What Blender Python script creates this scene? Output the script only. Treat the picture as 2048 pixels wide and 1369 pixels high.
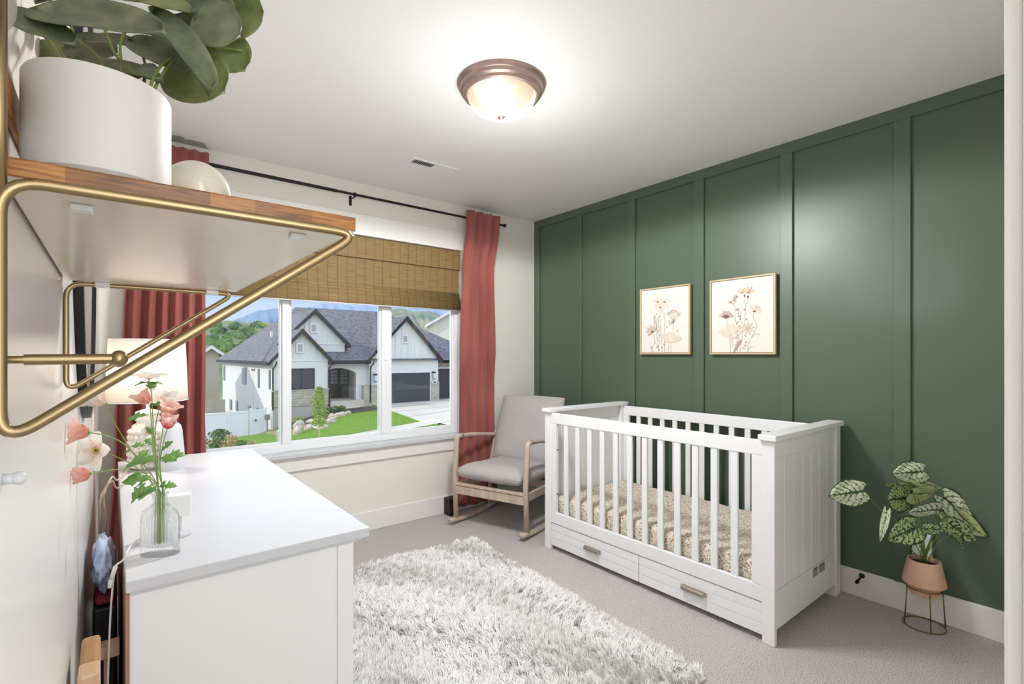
import bpy, bmesh, math, random
import numpy as np
from mathutils import Vector, Matrix, noise
random.seed(7); rng = np.random.default_rng(7)
PI = math.pi
for o in list(bpy.data.objects): bpy.data.objects.remove(o)
SC = bpy.context.scene; COL = SC.collection

# ------------------------------------------------------------------ camera
F = 996.0; HX = 1024.0; HY = 711.0; TH = math.atan((HX - 222.0) / F); CZ = 1.237
SN, CS = math.sin(TH), math.cos(TH)
cam = bpy.data.cameras.new('camera'); camo = bpy.data.objects.new('camera', cam); COL.objects.link(camo)
cam.sensor_width = 36.0; cam.lens = F * 36.0 / 2048.0
cam.shift_y = (HY - 684.5) / 2048.0
cam.clip_start = 0.02; cam.clip_end = 12000
camo.location = (0, 0, CZ); camo.rotation_euler = (PI / 2, 0, -TH)
SC.camera = camo
# ------------------------------------------------------------------ light
SC.view_settings.view_transform = 'Standard'; SC.view_settings.look = 'None'
SC.view_settings.exposure = 0.22; SC.view_settings.gamma = 1.0; SC.view_settings.use_curve_mapping = False
w = bpy.data.worlds.new('sky'); SC.world = w; w.use_nodes = True
nt = w.node_tree; bg = nt.nodes['Background']
# clear morning sky: pale blue haze at the horizon, band brightened above the window's view for extra daylight indoors, deeper blue overhead
tcw = nt.nodes.new('ShaderNodeTexCoord'); spw = nt.nodes.new('ShaderNodeSeparateXYZ'); nt.links.new(tcw.outputs['Generated'], spw.inputs[0])
rw = nt.nodes.new('ShaderNodeValToRGB'); nt.links.new(spw.outputs[2], rw.inputs[0]); el = rw.color_ramp.elements
el[0].position = 0.0; el[0].color = (.60, .70, .84, 1); el[1].position = 1.0; el[1].color = (.45, .68, 1.15, 1)
for ps, cl in ((.05, (.56, .68, .87)), (.12, (.50, .65, .95)), (.24, (1.35, 1.55, 1.85)), (.6, (1.35, 1.55, 1.85))):
    e = el.new(ps); e.color = (*cl, 1)
nt.links.new(rw.outputs[0], bg.inputs[0]); bg.inputs[1].default_value = 0.98
sun = bpy.data.lights.new('sun', 'SUN'); sun.energy = 1.8; sun.angle = math.radians(0.6); sun.color = (1.0, 0.955, 0.88)
suno = bpy.data.objects.new('sun', sun); COL.objects.link(suno); suno.location = (-20, 10, 30)
suno.rotation_euler = Vector((1.0, -0.16, -0.60)).to_track_quat('-Z', 'Y').to_euler()
# unseen fill panel added in the hallway behind the camera to brighten the room
hall = bpy.data.lights.new('hall_fill', 'AREA'); hall.shape = 'RECTANGLE'; hall.size = 0.85; hall.size_y = 1.9; hall.energy = 25.0
hall.color = (0.90, 0.95, 1.0)
hallo = bpy.data.objects.new('hall_fill', hall); COL.objects.link(hallo); hallo.location = (0.45, -1.5, 1.5)
hallo.rotation_euler = Vector((0.35, 1.0, 0.12)).to_track_quat('-Z', 'Y').to_euler()

# ------------------------------------------------------------------ helpers
def ray(px, py):
    u = (px - HX) / F; v = (HY - py) / F
    return Vector((SN + u * CS, CS - u * SN, v))
def onY(px, py, y): r = ray(px, py); t = y / r.y; return Vector((r.x * t, y, CZ + r.z * t))
def onX(px, py, x): r = ray(px, py); t = x / r.x; return Vector((x, r.y * t, CZ + r.z * t))
def onZ(px, py, z): r = ray(px, py); t = (z - CZ) / r.z; return Vector((r.x * t, r.y * t, z))
def deep(px, py, d): r = ray(px, py); return Vector((r.x * d, r.y * d, CZ + r.z * d))

MW = {}
def empty(name, loc, rz=0.0):
    o = bpy.data.objects.new(name, None); COL.objects.link(o)
    o.location = loc; o.rotation_euler = (0, 0, rz); o.empty_display_size = 0.05
    MW[o.name] = Matrix.Translation(Vector(loc)) @ Matrix.Rotation(rz, 4, 'Z')
    return o
def tag(o, label=None, cat=None, group=None, kind=None):
    if label: o['label'] = label
    if cat: o['category'] = cat
    if group: o['group'] = group
    if kind: o['kind'] = kind
    return o
def thing(name, label, cat, loc, rz=0.0, group=None): return tag(empty(name, loc, rz), label, cat, group)

def mk(name, bm, mat, parent=None, smooth=False, local=False, label=None, auto=None):
    """link a bmesh as ONE object; geometry is in world space unless local"""
    me = bpy.data.meshes.new(name)
    if isinstance(bm, bmesh.types.BMesh):
        bmesh.ops.recalc_face_normals(bm, faces=bm.faces[:]) if not getattr(mk, 'norecalc', False) else None
        bm.to_mesh(me); bm.free()
    else:
        v, f = bm; me.from_pydata(v, [], f); me.update()
    for m in (mat if isinstance(mat, (list, tuple)) else [mat]): me.materials.append(m)
    if smooth:
        me.polygons.foreach_set('use_smooth', [True] * len(me.polygons))
        if auto:
            try: me.set_sharp_from_angle(angle=math.radians(auto))
            except Exception: pass
    o = bpy.data.objects.new(name, me); COL.objects.link(o)
    if parent is not None:
        o.parent = parent
        if not local:
            pm = MW.get(parent.name, Matrix.Identity(4))
            o.matrix_parent_inverse = pm.inverted()
            MW[o.name] = Matrix.Identity(4)
        else:
            MW[o.name] = MW.get(parent.name, Matrix.Identity(4)).copy()
    else: MW[o.name] = Matrix.Identity(4)
    if label: o['label'] = label
    return o
def struct(name, bm, mat, **k):
    o = mk(name, bm, mat, **k); o['kind'] = 'structure'; return o

def B(): return bmesh.new()
def box(bm, x0, x1, y0, y1, z0, z1, bev=0.0, M=None, mi=0, seg=2):
    t = bmesh.new()
    vs = [t.verts.new((x, y, z)) for x in (x0, x1) for y in (y0, y1) for z in (z0, z1)]
    for q in ((0, 1, 3, 2), (4, 6, 7, 5), (0, 4, 5, 1), (2, 3, 7, 6), (0, 2, 6, 4), (1, 5, 7, 3)):
        t.faces.new([vs[i] for i in q])
    if bev > 0:
        bmesh.ops.bevel(t, geom=t.edges[:], offset=bev, segments=seg, affect='EDGES', profile=0.5, clamp_overlap=True)
    merge(bm, t, M, mi); return bm
def merge(bm, t, M=None, mi=0):
    bmesh.ops.recalc_face_normals(t, faces=t.faces[:])
    if M is not None: bmesh.ops.transform(t, matrix=M, verts=t.verts[:])
    for f in t.faces: f.material_index = mi
    me = bpy.data.meshes.new('tmp'); t.to_mesh(me); t.free(); bm.from_mesh(me); bpy.data.meshes.remove(me)
def lathe(bm, prof, cx, cy, n=40, M=None, mi=0, sx=1.0, sy=1.0, f=None):
    t = bmesh.new(); rings = []
    for r, z in prof:
        if r < 1e-6: rings.append([t.verts.new((cx, cy, z))]); continue
        ring = []
        for i in range(n):
            a = 2 * PI * i / n; rr = r * (f(a, z) if f else 1.0)
            ring.append(t.verts.new((cx + rr * sx * math.cos(a), cy + rr * sy * math.sin(a), z)))
        rings.append(ring)
    for a, b in zip(rings, rings[1:]):
        for i in range(n):
            j = (i + 1) % n
            if len(a) == 1 and len(b) == 1: continue
            if len(a) == 1: t.faces.new((a[0], b[i], b[j]))
            elif len(b) == 1: t.faces.new((a[i], a[j], b[0]))
            else: t.faces.new((a[i], a[j], b[j], b[i]))
    merge(bm, t, M, mi); return bm
def spline(pts, n=8):
    P = [Vector(p) for p in pts]
    if len(P) < 3: return P
    Q = [P[0] * 2 - P[1]] + P + [P[-1] * 2 - P[-2]]; out = []
    for i in range(1, len(Q) - 2):
        a, b, c, d = Q[i - 1:i + 3]
        for k in range(n):
            t = k / n
            out.append(0.5 * ((2 * b) + (c - a) * t + (2 * a - 5 * b + 4 * c - d) * t * t + (3 * b - a - 3 * c + d) * t ** 3))
    out.append(P[-1]); return out
def tube(bm, pts, r, n=10, M=None, mi=0, r1=None, cap=True, flat=1.0):
    t = bmesh.new(); P = [Vector(p) for p in pts]; rings = []
    T0 = (P[1] - P[0]).normalized(); up = Vector((0, 0, 1)) if abs(T0.z) < 0.9 else Vector((1, 0, 0))
    N = T0.cross(up).normalized()
    for i, p in enumerate(P):
        T = (P[min(i + 1, len(P) - 1)] - P[max(i - 1, 0)])
        if T.length < 1e-9: T = T0.copy()
        T.normalize(); N = (N - T * N.dot(T))
        if N.length < 1e-6: N = T.orthogonal()
        N.normalize(); Bn = T.cross(N)
        rr = r if r1 is None else r + (r1 - r) * i / (len(P) - 1)
        rings.append([t.verts.new(p + N * (rr * math.cos(2 * PI * k / n)) + Bn * (rr * flat * math.sin(2 * PI * k / n))) for k in range(n)])
    for a, b in zip(rings, rings[1:]):
        for k in range(n):
            j = (k + 1) % n; t.faces.new((a[k], a[j], b[j], b[k]))
    if cap: t.faces.new(rings[0][::-1]); t.faces.new(rings[-1])
    merge(bm, t, M, mi); return bm
def rod(bm, a, b, r, n=12, M=None, mi=0): return tube(bm, [a, b], r, n, M, mi)
def round_path(pts, rad, n=6):
    P = [Vector(p) for p in pts]; out = [P[0]]
    for i in range(1, len(P) - 1):
        a, b, c = P[i - 1], P[i], P[i + 1]
        u = (a - b).normalized(); v = (c - b).normalized(); d = min(rad, (a - b).length * .49, (c - b).length * .49)
        s, e = b + u * d, b + v * d
        for k in range(n + 1):
            t = k / n; out.append(s * (1 - t) ** 2 + b * 2 * t * (1 - t) + e * t * t)
    out.append(P[-1]); return out
def ball(bm, c, r, sub=2, M=None, mi=0, sc=(1, 1, 1)):
    t = bmesh.new(); bmesh.ops.create_icosphere(t, subdivisions=sub, radius=r)
    bmesh.ops.transform(t, matrix=Matrix.Translation(Vector(c)) @ Matrix.Diagonal((sc[0], sc[1], sc[2], 1)), verts=t.verts[:])
    merge(bm, t, M, mi); return bm
def prism(bm, poly, vec, M=None, mi=0):
    """poly: list of 3D points (planar), extruded by vec"""
    t = bmesh.new(); a = [t.verts.new(Vector(p)) for p in poly]; b = [t.verts.new(Vector(p) + Vector(vec)) for p in poly]
    t.faces.new(a); t.faces.new(b[::-1]); n = len(a)
    for i in range(n): t.faces.new((a[i], b[i], b[(i + 1) % n], a[(i + 1) % n]))
    merge(bm, t, M, mi); return bm
def sheet(P):
    """P[i][j] grid of points -> (verts, faces)"""
    n, m = len(P), len(P[0]); v = [tuple(p) for row in P for p in row]
    f = [(i * m + j, i * m + j + 1, (i + 1) * m + j + 1, (i + 1) * m + j) for i in range(n - 1) for j in range(m - 1)]
    return v, f
def solid(o, t, off=0.0):
    m = o.modifiers.new('solid', 'SOLIDIFY'); m.thickness = t; m.offset = off; return o
def subsurf(o, lv=2):
    m = o.modifiers.new('sub', 'SUBSURF'); m.levels = lv; m.render_levels = lv; return o

# ------------------------------------------------------------------ materials
def srgb(r, g, b):
    f = lambda c: (c / 255 / 12.92) if c / 255 <= 0.04045 else ((c / 255 + 0.055) / 1.055) ** 2.4
    return (f(r), f(g), f(b))
def mat(name, col, rough=0.5, metal=0.0, bump=None, var=None, sheen=0.0, spec=None, coat=0.0, emit=None, trans=0.0, ior=1.45, sss=0.0, coord='Object'):
    m = bpy.data.materials.new(name); m.use_nodes = True; N = m.node_tree.nodes; L = m.node_tree.links
    p = N['Principled BSDF']; p.inputs['Base Color'].default_value = (*col, 1); p.inputs['Roughness'].default_value = rough
    p.inputs['Metallic'].default_value = metal; p.inputs['IOR'].default_value = ior
    if sheen: p.inputs['Sheen Weight'].default_value = sheen; p.inputs['Sheen Roughness'].default_value = 0.4
    if spec is not None: p.inputs['Specular IOR Level'].default_value = spec
    if coat: p.inputs['Coat Weight'].default_value = coat; p.inputs['Coat Roughness'].default_value = 0.15
    if trans: p.inputs['Transmission Weight'].default_value = trans
    if sss: p.inputs['Subsurface Weight'].default_value = sss; p.inputs['Subsurface Radius'].default_value = (0.02, 0.012, 0.01)
    if emit: p.inputs['Emission Color'].default_value = (*emit[0], 1); p.inputs['Emission Strength'].default_value = emit[1]
    tc = None
    if bump or var: tc = N.new('ShaderNodeTexCoord')
    if bump:
        for_b = bump if isinstance(bump, list) else [bump]; prev = None
        for sc, st, dist in for_b:
            n = N.new('ShaderNodeTexNoise'); n.inputs['Scale'].default_value = sc; n.inputs['Detail'].default_value = 3
            L.new(tc.outputs[coord], n.inputs['Vector'])
            b = N.new('ShaderNodeBump'); b.inputs['Strength'].default_value = st; b.inputs['Distance'].default_value = dist
            L.new(n.outputs['Fac'], b.inputs['Height'])
            if prev: L.new(prev.outputs['Normal'], b.inputs['Normal'])
            prev = b
        L.new(prev.outputs['Normal'], p.inputs['Normal'])
    if var:   # (scale, colour2, contrast lo, hi [, vector scale])
        n = N.new('ShaderNodeTexNoise'); n.inputs['Scale'].default_value = var[0]; n.inputs['Detail'].default_value = 4
        src = tc.outputs[coord]
        if len(var) > 4:
            mp = N.new('ShaderNodeMapping'); mp.inputs['Scale'].default_value = var[4]; L.new(src, mp.inputs[0]); src = mp.outputs[0]
        L.new(src, n.inputs['Vector'])
        r = N.new('ShaderNodeValToRGB'); r.color_ramp.elements[0].position = var[2]; r.color_ramp.elements[1].position = var[3]
        r.color_ramp.elements[0].color = (*col, 1); r.color_ramp.elements[1].color = (*var[1], 1)
        L.new(n.outputs['Fac'], r.inputs[0]); L.new(r.outputs[0], p.inputs['Base Color'])
    return m
def nodes(m): return m.node_tree.nodes, m.node_tree.links, m.node_tree.nodes['Principled BSDF']

M_white = mat('white_paint', srgb(240, 240, 240), 0.32)
M_white2 = mat('white_lacquer', srgb(208, 209, 213), 0.36)
M_trim = mat('trim_paint', srgb(238, 235, 230), 0.35)
M_wall = mat('cream_wall_paint', srgb(236, 231, 222), 0.5, bump=(180, 0.12, 0.002))
M_walls = mat('satin_wall_paint', srgb(236, 233, 229), 0.24, spec=0.6, bump=(120, 0.05, 0.001))
M_ceil = mat('ceiling_paint', srgb(243, 242, 240), 0.6, bump=[(75, 0.35, 0.003), (14, 0.1, 0.004)])
M_green = mat('green_wall_paint', srgb(86, 103, 83), 0.36, spec=0.5, bump=[(240, 0.10, 0.0008), (5, 0.06, 0.01)])
M_brass = mat('brushed_brass', srgb(160, 140, 104), 0.36, 1.0)
M_black = mat('black_metal', srgb(32, 30, 31), 0.4, 0.3)
M_vinyl = mat('window_vinyl', srgb(238, 239, 241), 0.3)
M_rose = mat('rose_velvet', srgb(146, 78, 70), 0.85, sheen=0.3, var=(6, srgb(168, 98, 90), .35, .75, (1, 1, .25)), bump=(60, .15, .002))
M_oakpale = mat('bleached_oak', srgb(205, 187, 170), 0.5, var=(30, srgb(186, 165, 146), .4, .7, (1, 1, .12)))
M_linen = mat('grey_linen', srgb(194, 187, 184), 0.95, var=(260, srgb(174, 167, 164), .35, .7), bump=(600, .3, .001))
M_carpet = mat('carpet_pile', srgb(224, 217, 213), 1.0, bump=[(210, .9, 0.009), (7, .35, .03)], var=(210, srgb(156, 148, 144), .40, .70))
M_tuft = mat('rug_wool', srgb(252, 250, 248), 1.0, sheen=.3)
M_glass = bpy.data.materials.new('window_glass'); M_glass.use_nodes = True
_n, _l = M_glass.node_tree.nodes, M_glass.node_tree.links; _n.remove(_n['Principled BSDF'])
_t = _n.new('ShaderNodeBsdfTransparent'); _g = _n.new('ShaderNodeBsdfGlossy'); _g.inputs['Roughness'].default_value = 0.02
_f = _n.new('ShaderNodeFresnel'); _f.inputs[0].default_value = 1.45; _m = _n.new('ShaderNodeMixShader')
_l.new(_f.outputs[0], _m.inputs[0]); _l.new(_t.outputs[0], _m.inputs[1]); _l.new(_g.outputs[0], _m.inputs[2]); _l.new(_m.outputs[0], _n['Material Output'].inputs[0])

# ------------------------------------------------------------------ room shell
W = 2.99; LY = 3.375; H = 2.44; WX = -0.05; NY = 0.08
T = 0.14
WX0, WX1, WZ0, WZ1 = 0.30, 2.20, 0.61, 2.075
b = B(); box(b, WX - T, W + T, -1.6, LY + T, -0.15, 0.0); struct('floor', b, M_carpet)
b = B(); box(b, WX - T, W + T, -1.6, LY + T, H, H + 0.15); struct('ceiling', b, M_ceil)
b = B(); box(b, WX - T, WX, -1.6, LY + T, 0, H); struct('wall_left', b, M_walls)
b = B(); box(b, W, W + T, NY - T, LY + T, 0, H); struct('wall_right', b, M_green)
b = B()
box(b, WX, WX0, LY, LY + T, 0, H); box(b, WX1, W, LY, LY + T, 0, H)
box(b, WX0, WX1, LY, LY + T, 0, WZ0 - .030); box(b, WX0, WX1, LY, LY + T, WZ1, H); struct('wall_far', b, M_wall)
DX = 0.845
b = B(); box(b, DX + .018, W, NY - T, NY, 0, H); box(b, WX, DX + .018, NY - T, NY, 2.08, H); struct('wall_near', b, M_wall)
b = B(); box(b, 1.35, 1.35 + T, -1.6, NY - T, 0, H); struct('wall_hall_right', b, M_wall)
b = B(); box(b, WX, 1.35, -1.6 - T, -1.6, 0, H); struct('wall_hall_back', b, M_wall)
# door lining and casing at the right edge of the picture
b = B(); box(b, DX, DX + .018, NY - T - .01, NY + .0, 0, 2.08, .002); box(b, WX, DX, NY - T - .01, NY, 2.062, 2.08); struct('door_1', b, M_trim)
b = B(); box(b, DX + .006, DX + .09, NY, NY + .017, 0, 2.13, .003); struct('trim_door', b, M_trim)
# baseboards
b = B(); box(b, W - .015, W, NY, LY, 0, .137, .004); struct('baseboard_right', b, M_trim)
b = B(); box(b, WX, W - .015, LY - .015, LY, 0, .137, .004); struct('baseboard_far', b, M_trim)
b = B(); box(b, WX, WX + .014, NY + .02, LY - .015, 0, .137, .004); struct('baseboard_left', b, M_trim)
# board and batten on the green wall
k = 1
b = B(); box(b, W - .016, W, NY, LY, H - .062, H, .0012, seg=1); struct('trim_%d' % k, b, M_green); k += 1
for yc in [3.345, 2.828, 2.299, 1.758, 1.222, 0.692, 0.15]:
    b = B(); box(b, W - .016, W, yc - .033, yc + .033, .137, H - .0625, .0012, seg=1); struct('trim_%d' % k, b, M_green); k += 1
# window casing, stool and apron
b = B(); box(b, WX0 - .10, WX1 + .10, LY - .018, LY, WZ1 + .0, WZ1 + .145, .002); struct('trim_%d' % k, b, M_trim); k += 1
b = B(); box(b, WX0 - .08, WX1 + .08, LY - .045, LY + .064, WZ0 - .028, WZ0, .004); struct('trim_%d' % k, b, M_white2); k += 1
b = B(); box(b, WX0 - .06, WX1 + .06, LY - .018, LY, WZ0 - .118, WZ0 - .028, .002); struct('trim_%d' % k, b, M_trim); k += 1
# window unit: three lights
win = empty('window_1', (0.5 * (WX0 + WX1), LY + .1, WZ0)); win['kind'] = 'structure'
FY0, FY1 = LY + .065, LY + .125
b = B(); box(b, WX0, WX1, FY0, FY1, WZ0, WZ0 + .048, .003); box(b, WX0, WX1, FY0, FY1, WZ1 - .05, WZ1, .003)
box(b, WX0, WX0 + .045, FY0, FY1, WZ0 + .048, WZ1 - .05, .003); box(b, WX1 - .035, WX1, FY0, FY1, WZ0 + .048, WZ1 - .05, .003)
mk('window_frame', b, M_vinyl, win)
gy = LY + .095
m1, m2 = 0.884, 1.578
b = B(); box(b, m1 - .021, m1 + .021, FY0 - .002, FY1, WZ0 + .048, WZ1 - .05, .003); mk('mullion', b, M_vinyl, win)
b = B(); box(b, m2 - .034, m2 + .034, FY0 - .004, FY1, WZ0 + .048, WZ1 - .05, .003); box(b, m2 - .012, m2 + .004, FY0 - .012, FY0 - .004, 1.20, 1.26, .002); mk('mullion', b, M_vinyl, win)
for x0, x1 in ((WX0 + .045, m1 - .021), (m1 + .021, m2 - .034), (m2 + .034, WX1 - .035)):
    b = B(); box(b, x0, x0 + .018, gy - .014, gy + .014, WZ0 + .0485, WZ1 - .0505); box(b, x1 - .012, x1, gy - .014, gy + .014, WZ0 + .0485, WZ1 - .0505)
    box(b, x0 + .0181, x1 - .0121, gy - .0135, gy + .0135, WZ0 + .0485, WZ0 + .062); f = mk('sash', b, M_vinyl, win)
    b = B(); box(b, x0 + .004, x1 - .004, gy - .002, gy + .002, WZ0 + .05, WZ1 - .052); mk('pane', b, M_glass, f)

# uneven grey paint line on the ceiling above the left curtain
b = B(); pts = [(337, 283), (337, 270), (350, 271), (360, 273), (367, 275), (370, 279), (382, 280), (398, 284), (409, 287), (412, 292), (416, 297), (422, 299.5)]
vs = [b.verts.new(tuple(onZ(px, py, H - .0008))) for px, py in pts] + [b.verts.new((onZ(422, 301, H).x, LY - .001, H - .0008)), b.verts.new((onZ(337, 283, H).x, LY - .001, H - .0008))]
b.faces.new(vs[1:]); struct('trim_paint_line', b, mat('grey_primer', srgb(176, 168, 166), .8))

# ------------------------------------------------------------------ ceiling light
LX, LYY = 1.353, 1.754
t = thing('ceiling_light', 'round flush ceiling light with bronze rim and glowing frosted glass bowl', 'ceiling light', (LX, LYY, H))
M_bronze = mat('brushed_bronze', srgb(176, 152, 142), 0.36, 0.7, var=(9, srgb(150, 128, 118), .4, .7))
b = B(); lathe(b, [(0, H), (.196, H), (.197, H - .008), (.190, H - .018), (.186, H - .020), (.183, H - .034), (.172, H - .040), (.170, H - .052), (.160, H - .056), (.150, H - .05), (0, H - .05)], LX, LYY, 64)
mk('rim', b, M_bronze, t, True, auto=35)
M_bowl = bpy.data.materials.new('alabaster_glass'); M_bowl.use_nodes = True
N_, L_, P_ = nodes(M_bowl)
P_.inputs['Base Color'].default_value = (*srgb(200, 180, 160), 1); P_.inputs['Roughness'].default_value = .25
_tc = N_.new('ShaderNodeTexCoord'); _nz = N_.new('ShaderNodeTexNoise'); _nz.inputs['Scale'].default_value = 5.5; _nz.inputs['Detail'].default_value = 1.5
L_.new(_tc.outputs['Object'], _nz.inputs[0])
_r = N_.new('ShaderNodeValToRGB'); _r.color_ramp.elements[0].position = .35; _r.color_ramp.elements[1].position = .62
_r.color_ramp.elements[0].color = (.62, .46, .33, 1); _r.color_ramp.elements[1].color = (1.7, 1.6, 1.4, 1)
L_.new(_nz.outputs['Fac'], _r.inputs[0]); L_.new(_r.outputs[0], P_.inputs['Emission Color']); P_.inputs['Emission Strength'].default_value = .75
b = B(); pr = [(.150 * math.cos(a), H - .052 - .092 * math.sin(a)) for a in [i * PI / 2 / 14 for i in range(14)]] + [(0, H - .144)]
lathe(b, [(.157, H - .05)] + pr, LX, LYY, 56); bowl = mk('bowl', b, M_bowl, t, True)
b = B(); lathe(b, [(0, H - .141), (.017, H - .143), (.018, H - .147), (.008, H - .152), (.006, H - .158), (.007, H - .163), (.004, H - .170), (0, H - .172)], LX, LYY, 20); mk('finial', b, M_bronze, t, True)
for i, (dx, dy) in enumerate(((.09, .03), (-.07, -.06))):
    pl = bpy.data.lights.new('ceiling_bulb', 'SPOT'); pl.energy = 44; pl.spot_size = math.radians(179); pl.spot_blend = .12; pl.shadow_soft_size = .10; pl.color = (.955, .98, 1.0)
    po = bpy.data.objects.new('ceiling_bulb', pl); COL.objects.link(po); po.location = (LX + dx, LYY + dy, H - .20); po.parent = t
    po.matrix_parent_inverse = MW[t.name].inverted()
    pl2 = bpy.data.lights.new('ceiling_fill', 'POINT'); pl2.energy = 4.3; pl2.shadow_soft_size = .15; pl2.color = (.97, .985, 1.0)  # unseen fill point added well below the bowl to lift the ceiling
    po2 = bpy.data.objects.new('ceiling_fill', pl2); COL.objects.link(po2); po2.location = (LX + dx * 2, LYY + dy * 2, H - .46); po2.parent = t; po2.matrix_parent_inverse = MW[t.name].inverted()

# ceiling vent
t = thing('ceiling_vent', 'white slatted air vent in the ceiling near the window', 'vent', (1.595, 2.773, H))
b = B(); vx0, vx1, vy0, vy1 = 1.42, 1.77, 2.72, 2.826
for q in ((vx0, vx1, vy0, vy0 + .022), (vx0, vx1, vy1 - .022, vy1), (vx0, vx0 + .028, vy0 + .022, vy1 - .022), (vx1 - .028, vx1, vy0 + .022, vy1 - .022)):
    box(b, *q, H - .006, H, .0015)
box(b, 1.589, 1.601, vy0 + .022, vy1 - .022, H - .005, H)
mk('frame', b, M_white, t)
b = B(); box(b, vx0 + .02, vx1 - .02, vy0 + .02, vy1 - .02, H - .001, H - .0002); mk('dark_duct', b, mat('duct_dark', srgb(60, 60, 62), .8), t)
for i in range(22):
    x = vx0 + .036 + i * (vx1 - vx0 - .072) / 21
    sgn = -1 if x < 1.595 else 1
    b = B(); box(b, -.0055, .0055, vy0 + .022, vy1 - .022, -.0007, .0007, 0, Matrix.Translation((x, 0, H - .0045)) @ Matrix.Rotation(sgn * math.radians(38), 4, 'Y'))
    mk('slat', b, M_white, t)

# ------------------------------------------------------------------ curtain rod
RY, RZ = LY - .085, 2.372
RZ = onY(703, 388, RY).z
t = thing('curtain_rod', 'long black metal curtain rod above the window', 'curtain rod', (1.3, RY, RZ))
b = B(); rod(b, (-.02, RY, RZ), (1.16, RY, RZ), .0105, 16); rod(b, (1.14, RY, RZ), (2.56, RY, RZ), .0085, 16); mk('pole', b, M_black, t, True, auto=40)
for ex in (-.03, 2.57):
    b = B(); ball(b, (ex, RY, RZ), .016); mk('finial', b, M_black, t, True)
for bx in (.12, 1.285, 2.49):
    b = B(); box(b, bx - .010, bx + .010, LY - .004, LY, RZ - .055, RZ + .012, .001); rod(b, (bx, LY, RZ - .014), (bx, RY, RZ - .014), .004)
    lathe(b, [(.013, -.008), (.013, .008), (.0106, .008), (.0106, -.008), (.013, -.008)], 0, 0, 20, Matrix.Translation((bx, RY, RZ)) @ Matrix.Rotation(PI / 2, 4, 'Y'))
    rod(b, (bx, RY, RZ - .012), (bx, RY, RZ - .026), .0035); mk('bracket', b, M_black, t, True, auto=40)

# curtains: rows of (z, x_left, x_right, amplitude, y)
def curtain(name, label, rows, folds, seed, ph=0.0):
    nu, P = 150, []
    rs = random.Random(seed); wob = [rs.uniform(-.6, .6) for _ in range(folds * 2 + 2)]
    zs = [rows[0][0] + (rows[-1][0] - rows[0][0]) * i / 60 for i in range(61)]
    for z in zs:
        for a, c in zip(rows, rows[1:]):
            if a[0] >= z >= c[0] - 1e-6:
                s = (a[0] - z) / (a[0] - c[0]); s = s * s * (3 - 2 * s); r = [p + (q - p) * s for p, q in zip(a, c)]; break
        row = []
        for i in range(nu + 1):
            u = i / nu; q = u * folds; k = int(min(q, folds - 1e-6)); fr = q - k
            wv = wob[k] * (1 - fr) + wob[k + 1] * fr
            ph2 = 2 * PI * (q + .18 * wv * math.sin(z * 1.7 + k)) + ph
            yy = math.sin(ph2) * (1 + .8 * wv); yy = math.copysign(abs(yy) ** .75, yy)
            xx = r[1] + (r[2] - r[1]) * u + r[3] * .45 * math.sin(2 * ph2)
            n = noise.noise(Vector((u * 4, z * 1.5, seed)))
            yw = min(r[4] + r[3] * yy + .01 * n, LY - (.006 if z > .16 else .02))
            if z > RZ - .12: yw = min(yw, RY - .0135)
            row.append((xx + .006 * n, yw, z))
        P.append(row)
    v, f = sheet(P); o = mk(name, (v, f), M_rose, smooth=True); solid(o, .003)
    return tag(o, label, 'curtain')
xr = lambda px, z: onY(px, HY + 1, z or RY).x
LW = LY - .038
curtain('curtain', 'rose velvet curtain panel hanging beside the rocking chair', [
    (RZ + .050, xr(927, 0), xr(995, 0), .018, RY - .042), (RZ - .05, xr(927, 0), xr(992, 0), .026, RY - .042), (1.9, xr(925, 0), xr(987, 0), .026, RY),
    (1.3, xr(921, 0), xr(990, 0), .034, RY + .01), (.95, xr(919, LW), xr(988, LW), .018, LW), (.25, xr(918, LW), xr(990, LW), .018, LW), (.03, xr(913, LW), xr(998, LW), .018, LW)], 4, 3)
curtain('curtain', 'rose velvet curtain panel hanging behind the table lamp', [
    (RZ + .050, .10, xr(417, 0), .016, RY - .034), (RZ - .05, .10, xr(417, 0), .020, RY - .034), (1.9, .07, xr(412, 0), .028, RY),
    (1.4, xr(247, 0), xr(411, 0), .034, RY), (.9, xr(232, 0), xr(411, 0), .038, RY), (.012, xr(210, 0), xr(414, 0), .045, RY)], 6, 11)
b = B(); random.seed(3)
tt = bmesh.new(); bmesh.ops.create_icosphere(tt, subdivisions=4, radius=1)
for v in tt.verts:
    n = noise.noise(v.co * 3.1) * .35 + noise.noise(v.co * 7) * .15; v.co *= 1 + n
    v.co = Vector((v.co.x * .07, v.co.y * .03, max(v.co.z, -.1) * .045))
merge(b, tt, Matrix.Translation((2.66, LY - .06, .006)))
tag(mk('curtain_hem', b, M_rose, smooth=True), 'crumpled rose cloth lying on the carpet behind the rocking chair', 'curtain hem')

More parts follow.
